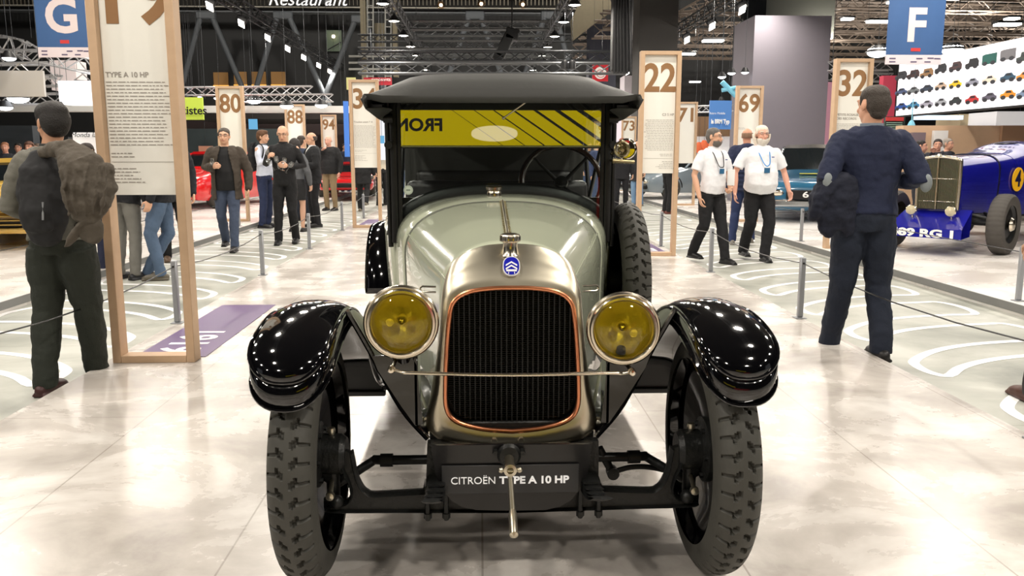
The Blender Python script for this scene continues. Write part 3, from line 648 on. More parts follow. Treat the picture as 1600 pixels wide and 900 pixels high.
# windscreen ------------------------------------------------------------------------
YW = 1.3
c_arc = section(1.33, 0.494, 0.48, 0.86, 1.118, ex=2.6)
mb = MB(); mb.rings([[p + Vector((0, dy, 0)) + (p - Vector((0, 1.33, 0.8))).normalized() * dr for p in c_arc[7:-7]] for dy, dr in ((-0.014, -0.03), (-0.012, 0.016), (0.0, 0.030), (0.03, 0.030), (0.035, -0.004))], closed=False)
mb.build('cowl_moulding', M_blackmat, car, angle=60)
mb = MB()
for sg in (-1, 1):
    mb.box((0.476 * sg, YW, 1.21), (0.030, 0.03, 0.66), 0.005, seg=2)
    mb.box((0.452 * sg, YW, 1.20), (0.018, 0.022, 0.62), 0.003)
    mb.tube([(0.50 * sg, YW + 0.02, 0.86), (0.505 * sg, YW + 0.02, 1.4), (0.50 * sg, YW + 0.0, 1.50)], 0.012, n=10)
    mb.lathe([(0.001, -0.02), (0.018, -0.02), (0.018, 0.02), (0.001, 0.02)], c=(0.497 * sg, YW - 0.01, 1.315), axis='Y', n=14)
    mb.lathe([(0.001, -0.02), (0.02, -0.02), (0.02, 0.02), (0.001, 0.02)], c=(0.497 * sg, YW - 0.01, 1.43), axis='X', n=14)
mb.tube([(-0.47, YW, 1.306), (0.47, YW, 1.306)], 0.006, n=8); mb.tube([(-0.47, YW, 1.515), (0.47, YW, 1.515)], 0.010, n=8)
wf = mb.build('windscreen_frame', M_blackmat, car)
lowp = [Vector((p.x * 0.93, YW + 0.002, min(p.z - 0.0, 1.30))) for p in section(YW, 0.494, 0.48, 0.86, 1.118, ex=2.6)[6:-6]]
poly = [(p.x, p.z) for p in lowp] + [(0.444, 1.305), (-0.444, 1.305)]
mb = MB(); mb.prism(poly, 0.004, (0, YW, 0)); mb.build('lower_pane', pane_mat('pane_glass_lower', (0.93, 0.96, 0.94, 1), 0.075), wf)
UP_TILT = 0.0
mb = MB(); mb.box((0, 0, 0.1), (0.888, 0.004, 0.2)); up_pane = mb.build('upper_pane', pane_mat('pane_glass_upper', (0.8, 0.83, 0.78, 1), 0.33), wf, (0, YW - 0.004, 1.309))
up_pane.rotation_euler = (UP_TILT, 0, 0)
mb = MB(); mb.tube([(-0.44, -0.002, 0.0), (0.44, -0.002, 0.0)], 0.004, n=8); mb.build('pane_edge', mat('pane_edge_strip', (140, 140, 90), 0.3, 0.5), up_pane)
mb = MB(); a = W(824, 158, CY + YW - 0.03); b = W(787, 184, CY + YW - 0.03); mb.tube([a, b], [(0.005, 0.003), (0.006, 0.003)], n=8); mb.sphere(b, 0.007, 8, 6)
mb.build('wiper', M_nickel, wf)
mb = MB(); p = W(638, 297, CY + YW - 0.01); mb.lathe([(0.001, -0.003), (0.0205, -0.003), (0.0205, 0), (0.001, 0)], c=p, axis='Y', n=28)
dsk = mb.build('round_sticker', mat('sticker_pale', (196, 206, 190), 0.5), wf)
mb = MB(); mb.lathe([(0.0165, -0.004), (0.0175, -0.004), (0.0175, -0.003), (0.0165, -0.003)], c=p, axis='Y', n=28); mb.box(p + Vector((0, -0.0036, 0)), (0.018, 0.001, 0.006)); mb.build('sticker_ring', mat('sticker_grey', (120, 135, 120), 0.5), dsk)

# folding roof ---------------------------------------------------------------------
M_roof = mat('roof_canvas', (56, 56, 54), 0.62, noise=0.08, bump=0.12, bscale=40)
def rsec(y, zt, drop, fl, hw=0.57, flat=0.40, edge=0.045):
    L = [Vector((0, y, zt)), Vector((-flat * 0.5, y, zt - 0.002)), Vector((-flat * 0.86, y, zt - 0.008)), Vector((-flat, y, zt - 0.018)), Vector((-(flat + hw) / 2, y, zt - drop * 0.5 - 0.006)),
         Vector((-hw * 0.965, y, zt - drop * 0.93)), Vector((-hw, y, zt - drop)), Vector((-hw - 0.004, y, zt - drop - 0.012)), Vector((-hw + 0.004, y, zt - drop - fl))]
    return list(reversed(L)) + [Vector((-p.x, p.y, p.z)) for p in L[1:]]
R_ = [rsec(1.00, 1.535, 0.030, 0.030, 0.555, 0.42), rsec(1.03, 1.558, 0.046, 0.042, 0.57, 0.42), rsec(1.12, 1.588, 0.072, 0.050, 0.574, 0.41), rsec(1.35, 1.628, 0.105, 0.060, 0.58, 0.40), rsec(1.9, 1.668, 0.13, 0.06, 0.6, 0.44), rsec(2.5, 1.69, 0.14, 0.06, 0.62, 0.47), rsec(3.0, 1.68, 0.14, 0.06, 0.62, 0.47), rsec(3.12, 1.62, 0.12, 0.1, 0.61, 0.46)]
R_[0] = [Vector((p.x, p.y, 1.48 if True else p.z)) if abs(p.x) < 0.5 else Vector((p.x, p.y, min(p.z, 1.492))) for p in R_[0]]
R0 = [Vector((p.x, 0.995, 1.508 + (p.z - 1.48) * 0.6)) for p in R_[0]]
mb = MB().rings([R_[0], R0] + R_[1:], closed=False)
roof = mb.build('folding_roof', M_roof, car, angle=50); mod(roof, 'SOLIDIFY', thickness=0.010, offset=-1)
mb = MB(); mb.box((0, 1.30, 1.532), (0.98, 0.05, 0.03), 0.008)
for y in (1.9, 2.5, 3.0): mb.tube([(-0.56, y, 1.52), (-0.42, y, 1.63 + 0.01 * (y - 1.9)), (0.42, y, 1.63 + 0.01 * (y - 1.9)), (0.56, y, 1.52)], [(0.02, 0.012)] * 4, n=8)
for sg in (-1, 1):
    mb.tube([(0.5 * sg, 1.32, 1.50), (0.56 * sg, 1.32, 1.50), (0.575 * sg, 1.9, 1.53), (0.58 * sg, 3.0, 1.53)], 0.010, n=8); mb.tube([(0.58 * sg, 1.9, 1.52), (0.6 * sg, 2.9, 0.98)], 0.013, n=8); mb.tube([(0.58 * sg, 3.0, 1.5), (0.6 * sg, 2.9, 0.98)], 0.013, n=8)
mb.build('roof_bows', M_blackmat, car)
# front corner flaps
for sg in (-1, 1):
    mb = MB(); a = [Vector((sg * 0.575, 1.03, 1.50)), Vector((sg * 0.582, 1.2, 1.495)), Vector((sg * 0.585, 1.42, 1.50))]; b = [Vector((sg * 0.56, 1.06, 1.462)), Vector((sg * 0.53, 1.2, 1.43)), Vector((sg * 0.52, 1.42, 1.42))]; c = [Vector((sg * 0.50, 1.12, 1.47)), Vector((sg * 0.48, 1.2, 1.47)), Vector((sg * 0.48, 1.42, 1.47))]
    mb.rings([a, b, c], closed=False); f = mb.build('corner_flap', M_roof, car, angle=60); mod(f, 'SOLIDIFY', thickness=0.006)
# rear curtain with an oval window cut out
def rear_curtain():
    mb = MB(); n = 48; cz, cx, a, b = 1.405, 0.0, 0.155, 0.055; O, I = [], []
    for i in range(n):
        t = 2 * PI * i / n; c, s = math.cos(t), math.sin(t)
        I.append(Vector((cx + a * c, 3.08, cz + b * math.copysign(abs(s) ** 0.8, s))))
        k = 1 / max(abs(c) / 0.585, abs(s) / (0.21 if s > 0 else 0.5)); O.append(Vector((c * k, 3.08, cz + s * k)))
    mb.rings([O, I], closed=True, caps=False); return mb, I
mb, I = rear_curtain(); rc = mb.build('rear_curtain', M_roof, car, smooth=False); mod(rc, 'SOLIDIFY', thickness=0.006)
MB().tube(I + [I[0]], 0.004, n=6).build('oval_window_rim', mat('rim_tan', (150, 130, 92), 0.5), rc)

# body tub ---------------------------------------------------------------------------
def bsec(y, w, wb, zt, zb=0.44):
    return [Vector((-w + 0.03, y, zt - 0.006)), Vector((-w + 0.006, y, zt + 0.006)), Vector((-w - 0.008, y, zt - 0.004)), Vector((-w - 0.004, y, zt - 0.03)), Vector((-w, y, zt - 0.15)), Vector((-w + 0.01, y, zt - 0.3)), Vector((-wb, y, zb)), Vector((-wb + 0.06, y, zb - 0.01))]
bs = [(1.34, 0.482, 0.47, 0.90), (1.45, 0.515, 0.49, 0.905), (1.7, 0.565, 0.52, 0.925), (2.1, 0.60, 0.55, 0.94), (2.5, 0.615, 0.56, 0.95), (2.9, 0.61, 0.56, 0.96), (3.2, 0.57, 0.52, 0.96), (3.38, 0.46, 0.42, 0.95)]
for sg in (-1, 1):
    R_ = [bsec(*s) for s in bs]
    if sg > 0: R_ = [mirx(r) for r in R_]
    o = MB().rings(R_, closed=False).build('body_side', M_cream, car, angle=60); mod(o, 'SOLIDIFY', thickness=0.008)
mb = MB(); mb.box((0, 3.38, 0.70), (0.95, 0.02, 0.52), 0.006); mb.build('body_back', M_cream, car)
mb = MB(); mb.box((0, 2.3, 0.46), (1.04, 2.1, 0.03)); mb.box((0, 1.36, 0.78), (0.9, 0.02, 0.6)); mb.build('cabin_floor', M_blackmat, car)
M_lea = mat('black_leather', (24, 23, 24), 0.42, bump=0.2, bscale=35)
def seat(y, w, zt, nm):
    mb = MB(); mb.box((0, y - 0.26, 0.72), (w, 0.5, 0.16), 0.04, seg=3)
    n = 9
    for i in range(n):
        x = -w / 2 + w * (i + 0.5) / n; mb.tube([(x, y - 0.02, 0.78), (x, y + 0.0, 0.95), (x, y + 0.04, zt - 0.06)], [(w / n * 0.54, 0.03)] * 3, n=12, round_caps=True, up=Vector((0, 1, 0)))
    mb.box((0, y + 0.045, 0.62 + (zt - 0.6) / 2), (w + .02, 0.09, zt - 0.62), 0.035, seg=3)
    mb.build(nm, M_lea, car)
seat(2.15, 0.98, 1.12, 'front_seat'); seat(3.05, 1.02, 1.16, 'rear_seat')
# steering wheel
sw = empty('steering_wheel', (0.30, 1.62, 1.14)); sw.parent = car; sw.rotation_euler = (math.radians(62), 0, math.radians(8))
sw.rotation_euler = (math.radians(64), 0, 0)
MB().lathe([(0.195 + 0.014 * math.cos(a), 0.014 * math.sin(a)) for a in [2 * PI * k / 10 for k in range(11)]], n=48).build('wheel_rim', mat('dark_wood_rim', (52, 34, 24), 0.25, coat=0.5), sw)
mb = MB()
for k in range(4):
    a = PI / 4 + k * PI / 2; mb.tube([(0.02 * math.cos(a), 0.02 * math.sin(a), -0.03), (0.19 * math.cos(a), 0.19 * math.sin(a), 0)], [(0.01, 0.004), (0.007, 0.004)], n=8)
mb.lathe([(0.001, 0.012), (0.03, 0.008), (0.035, -0.01), (0.02, -0.05), (0.001, -0.05)], n=20); mb.tube([(0, 0, -0.04), (0, 0.02, -0.55)], 0.017, n=10)
mb.build('spokes', M_blackmat, sw)
# mirror and horn on the passenger side
mb = MB(); mc = Vector((0.516, 1.14, 1.297))
mb.lathe([(0.001, -0.004), (0.036, -0.006), (0.040, -0.010), (0.045, -0.006), (0.045, 0.0), (0.04, 0.012), (0.02, 0.022), (0.001, 0.026)], c=mc + Vector((0.016, 0.01, 0)), axis='Y', n=32); mir = mb.build('side_mirror', mat('mirror_face', (210, 205, 200), 0.05, 1.0), car)
mb = MB(); 
hc_ = mc + Vector((-0.008, -0.03, 0.0)); mb.tube([hc_ + Vector((0.028 * math.cos(t) - .004 * t * .3, -0.004 * t, 0.030 * math.sin(t))) for t in [j * PI / 10 for j in range(-4, 26)]], 0.0065, n=8); mb.lathe([(.001, -.012), (.012, -.01), (.014, 0), (.001, .008)], c=hc_, axis='Y', n=14)
mb.tube([mc + Vector((-0.048, -0.03, -0.05)), mc + Vector((0.045, -0.03, -0.055))], [0.012, 0.008], n=12); mb.tube([mc + Vector((0, 0, 0)), mc + Vector((-0.03, 0.12, -0.02))], 0.007)
mb.tube([mc + Vector((-0.01, -0.02, -0.05)), mc + Vector((-0.03, 0.14, -0.05))], 0.006); mb.build('bulb_horn', mat('aged_brass', (158, 146, 112), 0.25, 1.0), car)

# headlamps -----------------------------------------------------------------------
M_amber = bpy.data.materials.new('amber_lens'); M_amber.use_nodes = True; nt = M_amber.node_tree; nt.nodes.clear()
t_ = nt.nodes.new('ShaderNodeBsdfTransparent'); t_.inputs[0].default_value = (1.0, 0.90, 0.22, 1); g_ = nt.nodes.new('ShaderNodeBsdfGlossy'); g_.inputs['Roughness'].default_value = 0.02
fr = nt.nodes.new('ShaderNodeFresnel'); fr.inputs[0].default_value = 1.55; mx = nt.nodes.new('ShaderNodeMixShader'); oo = nt.nodes.new('ShaderNodeOutputMaterial')
nt.links.new(fr.outputs[0], mx.inputs[0]); nt.links.new(t_.outputs[0], mx.inputs[1]); nt.links.new(g_.outputs[0], mx.inputs[2]); nt.links.new(mx.outputs[0], oo.inputs[0])
M_refl = mat('reflector_silver', (255, 250, 225), 0.4, 0.65, bump=0.5, bscale=30)
for sg, px, py in ((-1, 627, 504), (1, 974, 514)):
    c = W(px, py, CY - 0.05)
    mb = MB(); mb.lathe([(0.084, -0.010), (0.087, -0.021), (0.092, -0.026), (0.098, -0.025), (0.1015, -0.016), (0.1015, -0.008), (0.106, -0.008), (0.1105, -0.003), (0.1105, 0.010), (0.106, 0.015), (0.1, 0.018), (0.1, 0.03)], axis='Y', n=64)
    hl = mb.build('headlamp', M_chrome, car, c); hl.rotation_euler = (0, 0, -0.06 * sg)
    mb = MB(); mb.lathe([(0.1, 0.02), (0.098, 0.05), (0.085, 0.09), (0.06, 0.12), (0.03, 0.135), (0.001, 0.138)], axis='Y', n=48); mb.build('lamp_bucket', M_nickel, hl)
    mb = MB(); mb.lathe([(0.089, -0.006), (0.088, 0.02), (0.075, 0.06), (0.05, 0.088), (0.025, 0.1), (0.001, 0.104)], axis='Y', n=48); mb.build('reflector', M_refl, hl)
    mb = MB(); mb.lathe([(0.0865, -0.01), (0.07, -0.02), (0.045, -0.027), (0.001, -0.031)], axis='Y', n=48); mb.build('lens', M_amber, hl)
    mb = MB(); mb.lathe([(0.012, 0.1), (0.012, 0.05), (0.016, 0.045), (0.016, 0.03), (0.008, 0.018), (0.001, 0.015)], axis='Y', n=20); mb.build('bulb', M_chrome, hl)
    mb = MB(); mb.lathe([(0.012, 0.0), (0.012, 0.012), (0.001, 0.014)], c=(-0.035 if sg < 0 else 0.035, 0.03, -0.005 if sg < 0 else -0.02), axis='Y', n=16); mb.build('side_bulb', M_refl, hl)
    # bracket plate below and the arm to the frame
    mb = MB(); x = c.x
    tri = [(x - 0.105 * 1 if sg < 0 else x - 0.055, 0.66), (x + 0.055 if sg < 0 else x + 0.10, 0.66), (0.262 * sg + (0.0 if sg < 0 else 0.02), 0.43), (0.262 * sg - (0.02 if sg < 0 else 0.0), 0.43)]
    y0 = 0.02
    pts_ = [(-0.425 * 1, 0.672), (-0.31, 0.676), (-0.29, 0.64), (-0.285, 0.55), (-0.275, 0.455), (-0.30, 0.452), (-0.345, 0.52), (-0.41, 0.628)]
    mb.prism([(q[0] * (-sg), q[1]) for q in pts_], 0.012, (0, y0, 0)); mb.box((-0.295 * -sg, y0 + 0.05, 0.56), (0.014, 0.1, 0.22), 0.003)
    mb.tube([(x, 0.0, 0.665), (x, -0.02, 0.70)], [0.02, 0.014]); mb.build('lamp_bracket', M_black, car)
mb = MB(); b0, b1, bm_ = W(612, 577, CY - .07), W(987, 581, CY - .07), W(800, 586, CY - .09)
mb.tube(catmull([b0 + Vector((0.004, 0, 0)), b0 + Vector((0.03, -0.006, -0.008)), W(650, 583, CY - .08), bm_, W(950, 583, CY - .08), b1 + Vector((-0.03, -0.006, -0.004)), b1 + Vector((-0.004, 0, 0))], 4), 0.0055, n=10)
for b in (b0, b1): mb.lathe([(0.001, -0.016), (0.008, -0.015), (0.0115, -0.008), (0.0115, 0.008), (0.0075, 0.012), (0.0075, 0.09), (0.001, 0.09)], c=b, axis='Y', n=16)
mb.build('lamp_tie_bar', M_chrome, car)

# front fenders --------------------------------------------------------------------
PATH = [(-0.338, 0.690), (-0.325, 0.712), (-0.285, 0.745), (-0.205, 0.777), (-0.10, 0.799), (0.03, 0.806), (0.18, 0.788), (0.34, 0.725), (0.50, 0.62), (0.66, 0.49), (0.85, 0.395), (1.0, 0.37)]
def resample(P, S):
    L = [0.0]
    for u, v in zip(P[:-1], P[1:]): L.append(L[-1] + (v - u).length)
    out = []
    for s_ in S:
        s_ = min(s_, L[-1] - 1e-6); i = max(k for k in range(len(L) - 1) if L[k] <= s_); t = (s_ - L[i]) / (L[i + 1] - L[i]); out.append(P[i].lerp(P[i + 1], t))
    return out, L[-1]
def fender(sg, dy=0.0, path=PATH, xc=0.609, hw=0.109, name='front_fender', skirt=0.05, nose=0.17):
    P = catmull([(0, u, v) for u, v in path], 8); _, T = resample(P, [0])
    S = [nose * (k / 12) ** 2 for k in range(13)] if nose else [0.0]
    k = 1
    while S[-1] < T - .03: S.append(min(T, S[-1] + .03))
    pp, _ = resample(P, S); R_, EL, ER, DN = [], [], [], []; m = len(pp)
    for i, p in enumerate(pp):
        u = pp[max(i - 1, 0)]; v = pp[min(i + 1, m - 1)]; t = (v - u).normalized(); nrm = Vector((0, -t.z, t.y))
        w = 1.0 if not nose or S[i] >= nose else max(.02, (1 - (1 - S[i] / nose) ** 2.5) ** (1 / 2.5)); w *= hw; pts = []
        for q in [-1 + j / 8 for j in range(17)]:
            h = .030 * (1 - abs(q) ** 2.6) * (w / hw) ** .8
            pts.append(Vector((xc * sg + q * w * sg, p.y + dy, p.z)) + nrm * h)
        f = min(1, max(0, (S[i] - .25) / .25)) if nose else 1; dn = (Vector((0, 0, -1)) * (1 - f) - nrm * f).normalized()
        R_.append(pts); EL.append(pts[0]); ER.append(pts[-1]); DN.append(dn)
    o = MB().rings(R_, closed=False).build(name, M_black, car, angle=55); mod(o, 'SOLIDIFY', thickness=0.004, offset=-1)
    per = list(reversed(EL)) + ER; dns = list(reversed(DN)) + DN
    kk = [skirt * (1 + .5 * max(0, min(1, (.10 - (p.y - dy)) / .25))) if nose else skirt for p in per]
    B1 = [p + d * q_ * .5 + Vector((math.copysign(.002, p.x - xc * sg), 0, 0)) for p, d, q_ in zip(per, dns, kk)]; B2 = [p + d * q_ for p, d, q_ in zip(per, dns, kk)]
    l = MB().rings([per, B1, B2], closed=False).build('fender_lip', M_black, o, angle=60); mod(l, 'SOLIDIFY', thickness=0.004)
    MB().tube(per, .0055, n=8).build('fender_bead', M_black, o); MB().tube(B2, .0045, n=8).build('lower_bead', M_black, o)
    return R_
for sg in (-1, 1):
    R_ = fender(sg)
    # inner valance sweeping from the fender down to the frame
    A = [Vector((sg * 0.497, y, z)) for y, z in ((0.02, 0.812), (0.12, 0.805), (0.25, 0.768), (0.4, 0.69), (0.55, 0.575), (0.72, 0.445), (0.95, 0.375))]
    B = [Vector((sg * 0.262, y, z)) for y, z in ((0.03, 0.405), (0.15, 0.44), (0.3, 0.46), (0.45, 0.46), (0.6, 0.46), (0.75, 0.46), (0.95, 0.46))]
    Cf = [Vector((sg * x, y, z)) for x, y, z in ((0.440, 0.05, 0.69), (0.415, 0.14, 0.67), (0.40, 0.27, 0.64), (0.40, 0.42, 0.59), (0.40, 0.57, 0.54), (0.40, 0.73, 0.44), (0.40, 0.95, 0.375))]
    Dg = [Vector((sg * x, y, z)) for x, y, z in ((0.345, 0.04, 0.505), (0.335, 0.15, 0.50), (0.33, 0.3, 0.49), (0.33, 0.45, 0.48), (0.33, 0.6, 0.46), (0.33, 0.75, 0.42), (0.33, 0.95, 0.39))]
    rr = smooth_rings([A, Cf, Dg, B], 5); cols = [catmull(r, 3) for r in rr]
    o = MB().rings(cols, closed=False).build('inner_valance', M_black, car, angle=60); mod(o, 'SOLIDIFY', thickness=0.005)
    MB().tube([r[0] for r in cols], 0.009, n=8).build('valance_edge', M_black, car)
    # running board with its deep edge
    mb = MB(); mb.box((0.60 * sg, 1.62, 0.30), (0.24, 1.3, 0.022), 0.005); mb.box((0.46 * sg, 1.6, 0.40), (0.02, 1.4, 0.14), 0.003)
    mb.build('running_board', M_blackmat, car)
    for k in range(7): pass
    P2 = [(-0.44 + 0.02, 0.47), (-0.37, 0.62), (-0.27, 0.75), (-0.13, 0.82), (0.02, 0.835), (0.18, 0.81), (0.32, 0.72), (0.42, 0.58), (0.47, 0.45)]
    fender(sg, 2.83, P2, 0.655, 0.118, 'rear_fender', 0.04, 0)
# grey board panel seen under the fender
for sg in (-1, 1):
    mb = MB(); a = W(523, 562, 3.25); mb.box((0.603 * sg, 0.93, 0.375), (0.20, 0.02, 0.15), 0.004); mb.box((0.603 * sg, 0.915, 0.295), (0.22, 0.03, 0.022), 0.004)
    mb.build('toolbox_front', mat('grey_black_panel', (44, 46, 48), 0.35), car)
# ------------------------------------------------------------------ people
TEX = bpy.data.textures.new('folds', 'CLOUDS'); TEX.noise_scale = 0.11; TEX.noise_depth = 2
TEX2 = bpy.data.textures.new('fine_folds', 'CLOUDS'); TEX2.noise_scale = 0.05
def organic(mb, name, m, parent, voxel=0.008, folds=0.0, smooth=5, fine=0.0):
    me = bpy.data.meshes.new('raw'); bmesh.ops.recalc_face_normals(mb.bm, faces=mb.bm.faces); mb.bm.to_mesh(me); mb.bm.free()
    o = bpy.data.objects.new('raw', me); COL.objects.link(o)
    r = o.modifiers.new('r', 'REMESH'); r.mode = 'VOXEL'; r.voxel_size = voxel
    s = o.modifiers.new('s', 'SMOOTH'); s.factor = 0.5; s.iterations = smooth
    if folds:
        d = o.modifiers.new('d', 'DISPLACE'); d.texture = TEX; d.strength = folds; d.mid_level = 0.5; d.texture_coords = 'LOCAL'
    if fine:
        d = o.modifiers.new('d', 'DISPLACE'); d.texture = TEX2; d.strength = fine; d.mid_level = 0.5; d.texture_coords = 'LOCAL'
    dg = bpy.context.evaluated_depsgraph_get(); me2 = bpy.data.meshes.new_from_object(o.evaluated_get(dg)); bpy.data.objects.remove(o); bpy.data.meshes.remove(me)
    me2.materials.clear(); me2.materials.append(m); me2.shade_smooth(); me2.name = name
    return link(name, me2, parent)
V3 = lambda *a: Vector(a)
def hand(mb, wrist, d, n, curl, right, fr=0.0088, s=1.0):
    """palm, four curled fingers, thumb; n = palm normal (direction the fingers curl to)"""
    d = d.normalized(); n = (n - d * n.dot(d)).normalized(); sd = d.cross(n).normalized() * (1 if right else -1)   # sd: towards the thumb
    mb.tube([wrist - d * 0.03, wrist, wrist + d * 0.045 * s, wrist + d * 0.088 * s], [(0.026 * s, 0.021 * s), (0.028 * s, 0.018 * s), (0.040 * s, 0.015 * s), (0.038 * s, 0.012 * s)], n=12, round_caps=True, up=n)
    for k, (off, L) in enumerate(((0.029, 0.074), (0.010, 0.082), (-0.010, 0.077), (-0.028, 0.060))):
        p = wrist + d * 0.082 * s + sd * off * s; dd = d.copy(); pts = [p - dd * 0.012]
        c = curl * (0.9 + 0.08 * k)
        pts.append(p)
        for j, l in enumerate((0.45, 0.32, 0.23)):
            a = c * (0.75, 1.0, 0.7)[j]; dd = (dd * math.cos(a) + (n - dd * n.dot(dd)).normalized() * math.sin(a)).normalized()
            n = n; p = p + dd * L * l * s; pts.append(p)
        mb.tube(pts, [fr * 1.0, fr * 1.05, fr, fr * 0.92, fr * 0.8], n=8, round_caps=True)
    b = wrist + d * 0.022 * s + sd * 0.026 * s; t1 = b + (d * 0.55 + sd * 0.65 + n * 0.30 * (0.4 + curl)).normalized() * 0.042 * s; t2 = t1 + (d * 0.9 + sd * (0.35 - 0.5 * curl) + n * 0.5 * curl).normalized() * 0.032 * s
    t3 = t2 + (d * 0.95 + sd * (0.1 - 0.6 * curl) + n * 0.6 * curl).normalized() * 0.024 * s
    mb.tube([b - sd * 0.012, b, t1, t2, t3], [fr * 1.5, fr * 1.5, fr * 1.2, fr * 1.1, fr * 0.9], n=8, round_caps=True)
HAIRC = {}
def person(loc, rz=0.0, label='', group=None, h=1.75, bulk=1.0, belly=0.0, skin=(206, 160, 132), hair=None, hairc=(40, 30, 25), beard=None, glasses=False,
           top=(30, 30, 34), topk='jacket', toplen=0.90, inner=None, bottom=(30, 32, 38), shoes=(20, 18, 17), arms=None, legs=None, head=(0, 0), lean=0.0, sleeve=1.0,
           voxel=0.010, folds=0.022, legw=1.0, curl=(0.5, 0.5), palm=None, skirt=False, open_front=False, collar=None, headoff=(0, 0, 0), sole=None, top_sheen=0.0, half=False):
    root = tag(empty('person', loc, rz), label, 'person', group); sc = h / 1.75; root.scale = (sc, sc, sc)
    A = {'L': (V3(.245, .03, 1.14), V3(.255, -.05, .89)), 'R': (V3(-.245, .03, 1.14), V3(-.255, -.05, .89))}
    if arms:
        for k, v in arms.items(): A[k] = (V3(*v[0]), V3(*v[1]))
    Lg = {'L': (V3(.105, -.02, .50), V3(.11, .03, .10)), 'R': (V3(-.105, -.02, .50), V3(-.11, .03, .10))}
    if legs:
        for k, v in legs.items(): Lg[k] = (V3(*v[0]), V3(*v[1]))
    ly = lambda z: -lean * max(0, z - .95)
    fr = max(0.0088, voxel * 1.0)
    M_skin = mat('skin_%d_%d_%d' % skin, skin, 0.5, noise=0.05, nscale=12)
    def torso(mb, g, z0=.90, z1=1.47):
        prof = [(.86, .160, .115, .005), (.93, .172, .125, .01), (1.02, .160, .118, -.005), (1.12, .158, .118, -.012), (1.24, .172, .125, -.005), (1.34, .186, .122, .005), (1.41, .178, .105, .012), (1.45, .140, .084, .015), (1.482, .088, .066, .012)]
        pts, rs = [], []
        for z, a, b, y in prof:
            if z < z0 - .03 or z > z1 + .03: continue
            bl_ = belly * math.exp(-((z - 1.05) / .13) ** 2)
            pts.append(V3(0, y - bl_ * .6 + ly(z), z)); rs.append((a * bulk + g + bl_ * .35, b * bulk + g + bl_ * .6))
        if z0 < .86:
            e = rs[0]; pts.insert(0, V3(0, .01, z0)); rs.insert(0, (e[0] * 1.06 + .005, e[1] * 1.06 + .005))
        mb.tube(pts, rs, n=28, up=Vector((0, 1, 0)))
    S = {'L': V3(.185 * bulk, .012 + ly(1.42), 1.402), 'R': V3(-.185 * bulk, .012 + ly(1.42), 1.402)}
    hy, hz_ = head; Hc = V3(0, -.012 + ly(1.6), 1.622) + V3(*headoff); HR = Matrix.Rotation(hy, 3, 'Z') @ Matrix.Rotation(hz_, 3, 'X')
    hp_ = lambda x, y, z: Hc + HR @ V3(x, y, z)
    # body ------------------------------------------------------------
    mb = MB(); torso(mb, -.012)
    mb.tube([V3(0, .012 + ly(1.45), 1.44), V3(0, .008 + ly(1.5), 1.50), hp_(0, .012, -.06)], [.062, .055, .056], n=16, round_caps=True)
    q = HR.to_4x4()
    mb.sphere(hp_(0, .012, .022), (.074, .092, .088), 20, 16, rot=q); mb.sphere(hp_(0, -.018, -.045), (.060, .068, .068), 18, 14, rot=q); mb.sphere(hp_(0, -.048, -.088), (.034, .030, .024), 14, 10, rot=q)
    mb.sphere(hp_(0, -.062, .012), (.055, .022, .040), 14, 10, rot=q)
    mb.tube([hp_(0, -.080, .012), hp_(0, -.098, -.020), hp_(0, -.104, -.034)], [.009, .011, .014], n=10, round_caps=True)
    for sx in (-1, 1): mb.sphere(hp_(.078 * sx, .012, -.008), (.009, .019, .032), 10, 8, rot=q); mb.sphere(hp_(.036 * sx, -.072, -.03), (.018, .014, .018), 10, 8, rot=q); mb.tube([hp_(.012 * sx, -.082, .028), hp_(.05 * sx, -.068, .028)], .009, n=8, round_caps=True)
    mb.tube([hp_(-.02, -.085, -.062), hp_(0, -.091, -.061), hp_(.02, -.085, -.062)], [.005, .008, .005], n=8, round_caps=True)
    for k in 'LR':
        e, w = A[k]; sgn = 1 if k == 'L' else -1
        mb.tube([S[k], S[k].lerp(e, .35), e, e.lerp(w, .35), w], [(.046), .047, .037, .039, .027], n=14, round_caps=True)
        pn = V3(*palm[k]) if palm and k in palm else V3(-sgn * .9, -.3, 0.1)
        hand(mb, w, (w - e), pn, curl[0] if k == 'L' else curl[1], (k == "R"), fr)
        kn, an = Lg[k]; hip = V3(.088 * sgn, .005, .91)
        mb.tube([hip, hip.lerp(kn, .4), kn, kn.lerp(an, .3), an, an + V3(0, -.02, -.05)], [.08, .078, .052, .054, .036, .035], n=14, round_caps=True)
        mb.tube([an + V3(0, .03, -.055), an + V3(0, -.08, -.065), an + V3(0, -.17, -.075)], [.03, .036, .024], n=10, round_caps=True)
    body = organic(mb, 'body', M_skin, root, voxel, smooth=3)
    # face details ------------------------------------------------------
    fd = MB()
    for sx in (-1, 1): fd.sphere(hp_(.032 * sx, -.0775, .010), (.0125, .007, .0065), 10, 8, rot=q)
    ey = fd.build('eyes', mat('eye_white', (225, 220, 215), 0.3), body)
    fd = MB()
    for sx in (-1, 1): fd.sphere(hp_(.032 * sx, -.0828, .010), (.0058, .0035, .0058), 8, 6, rot=q)
    fd.build('irises', mat('iris', (30, 22, 18), 0.2), ey)
    fd = MB(); fd.tube([hp_(-.022, -.0875, -.062), hp_(0, -.0965, -.0625), hp_(.022, -.0875, -.062)], [(.003, .003), (.005, .0035), (.003, .003)], n=8, round_caps=True); fd.build('lips', mat('lips', (165, 95, 85), 0.5), body)
    if True:
        fd = MB(); bc = hairc if hair not in (None, 'bald', 'fringe') else (120, 100, 85)
        for sx in (-1, 1): fd.tube([hp_(.014 * sx, -.0865, .027), hp_(.034 * sx, -.0855, .032), hp_(.054 * sx, -.072, .027)], [.003, .0042, .0025], n=6, round_caps=True)
        fd.build('eyebrows', mat('brow_%d_%d_%d' % bc, bc, 0.8), body)
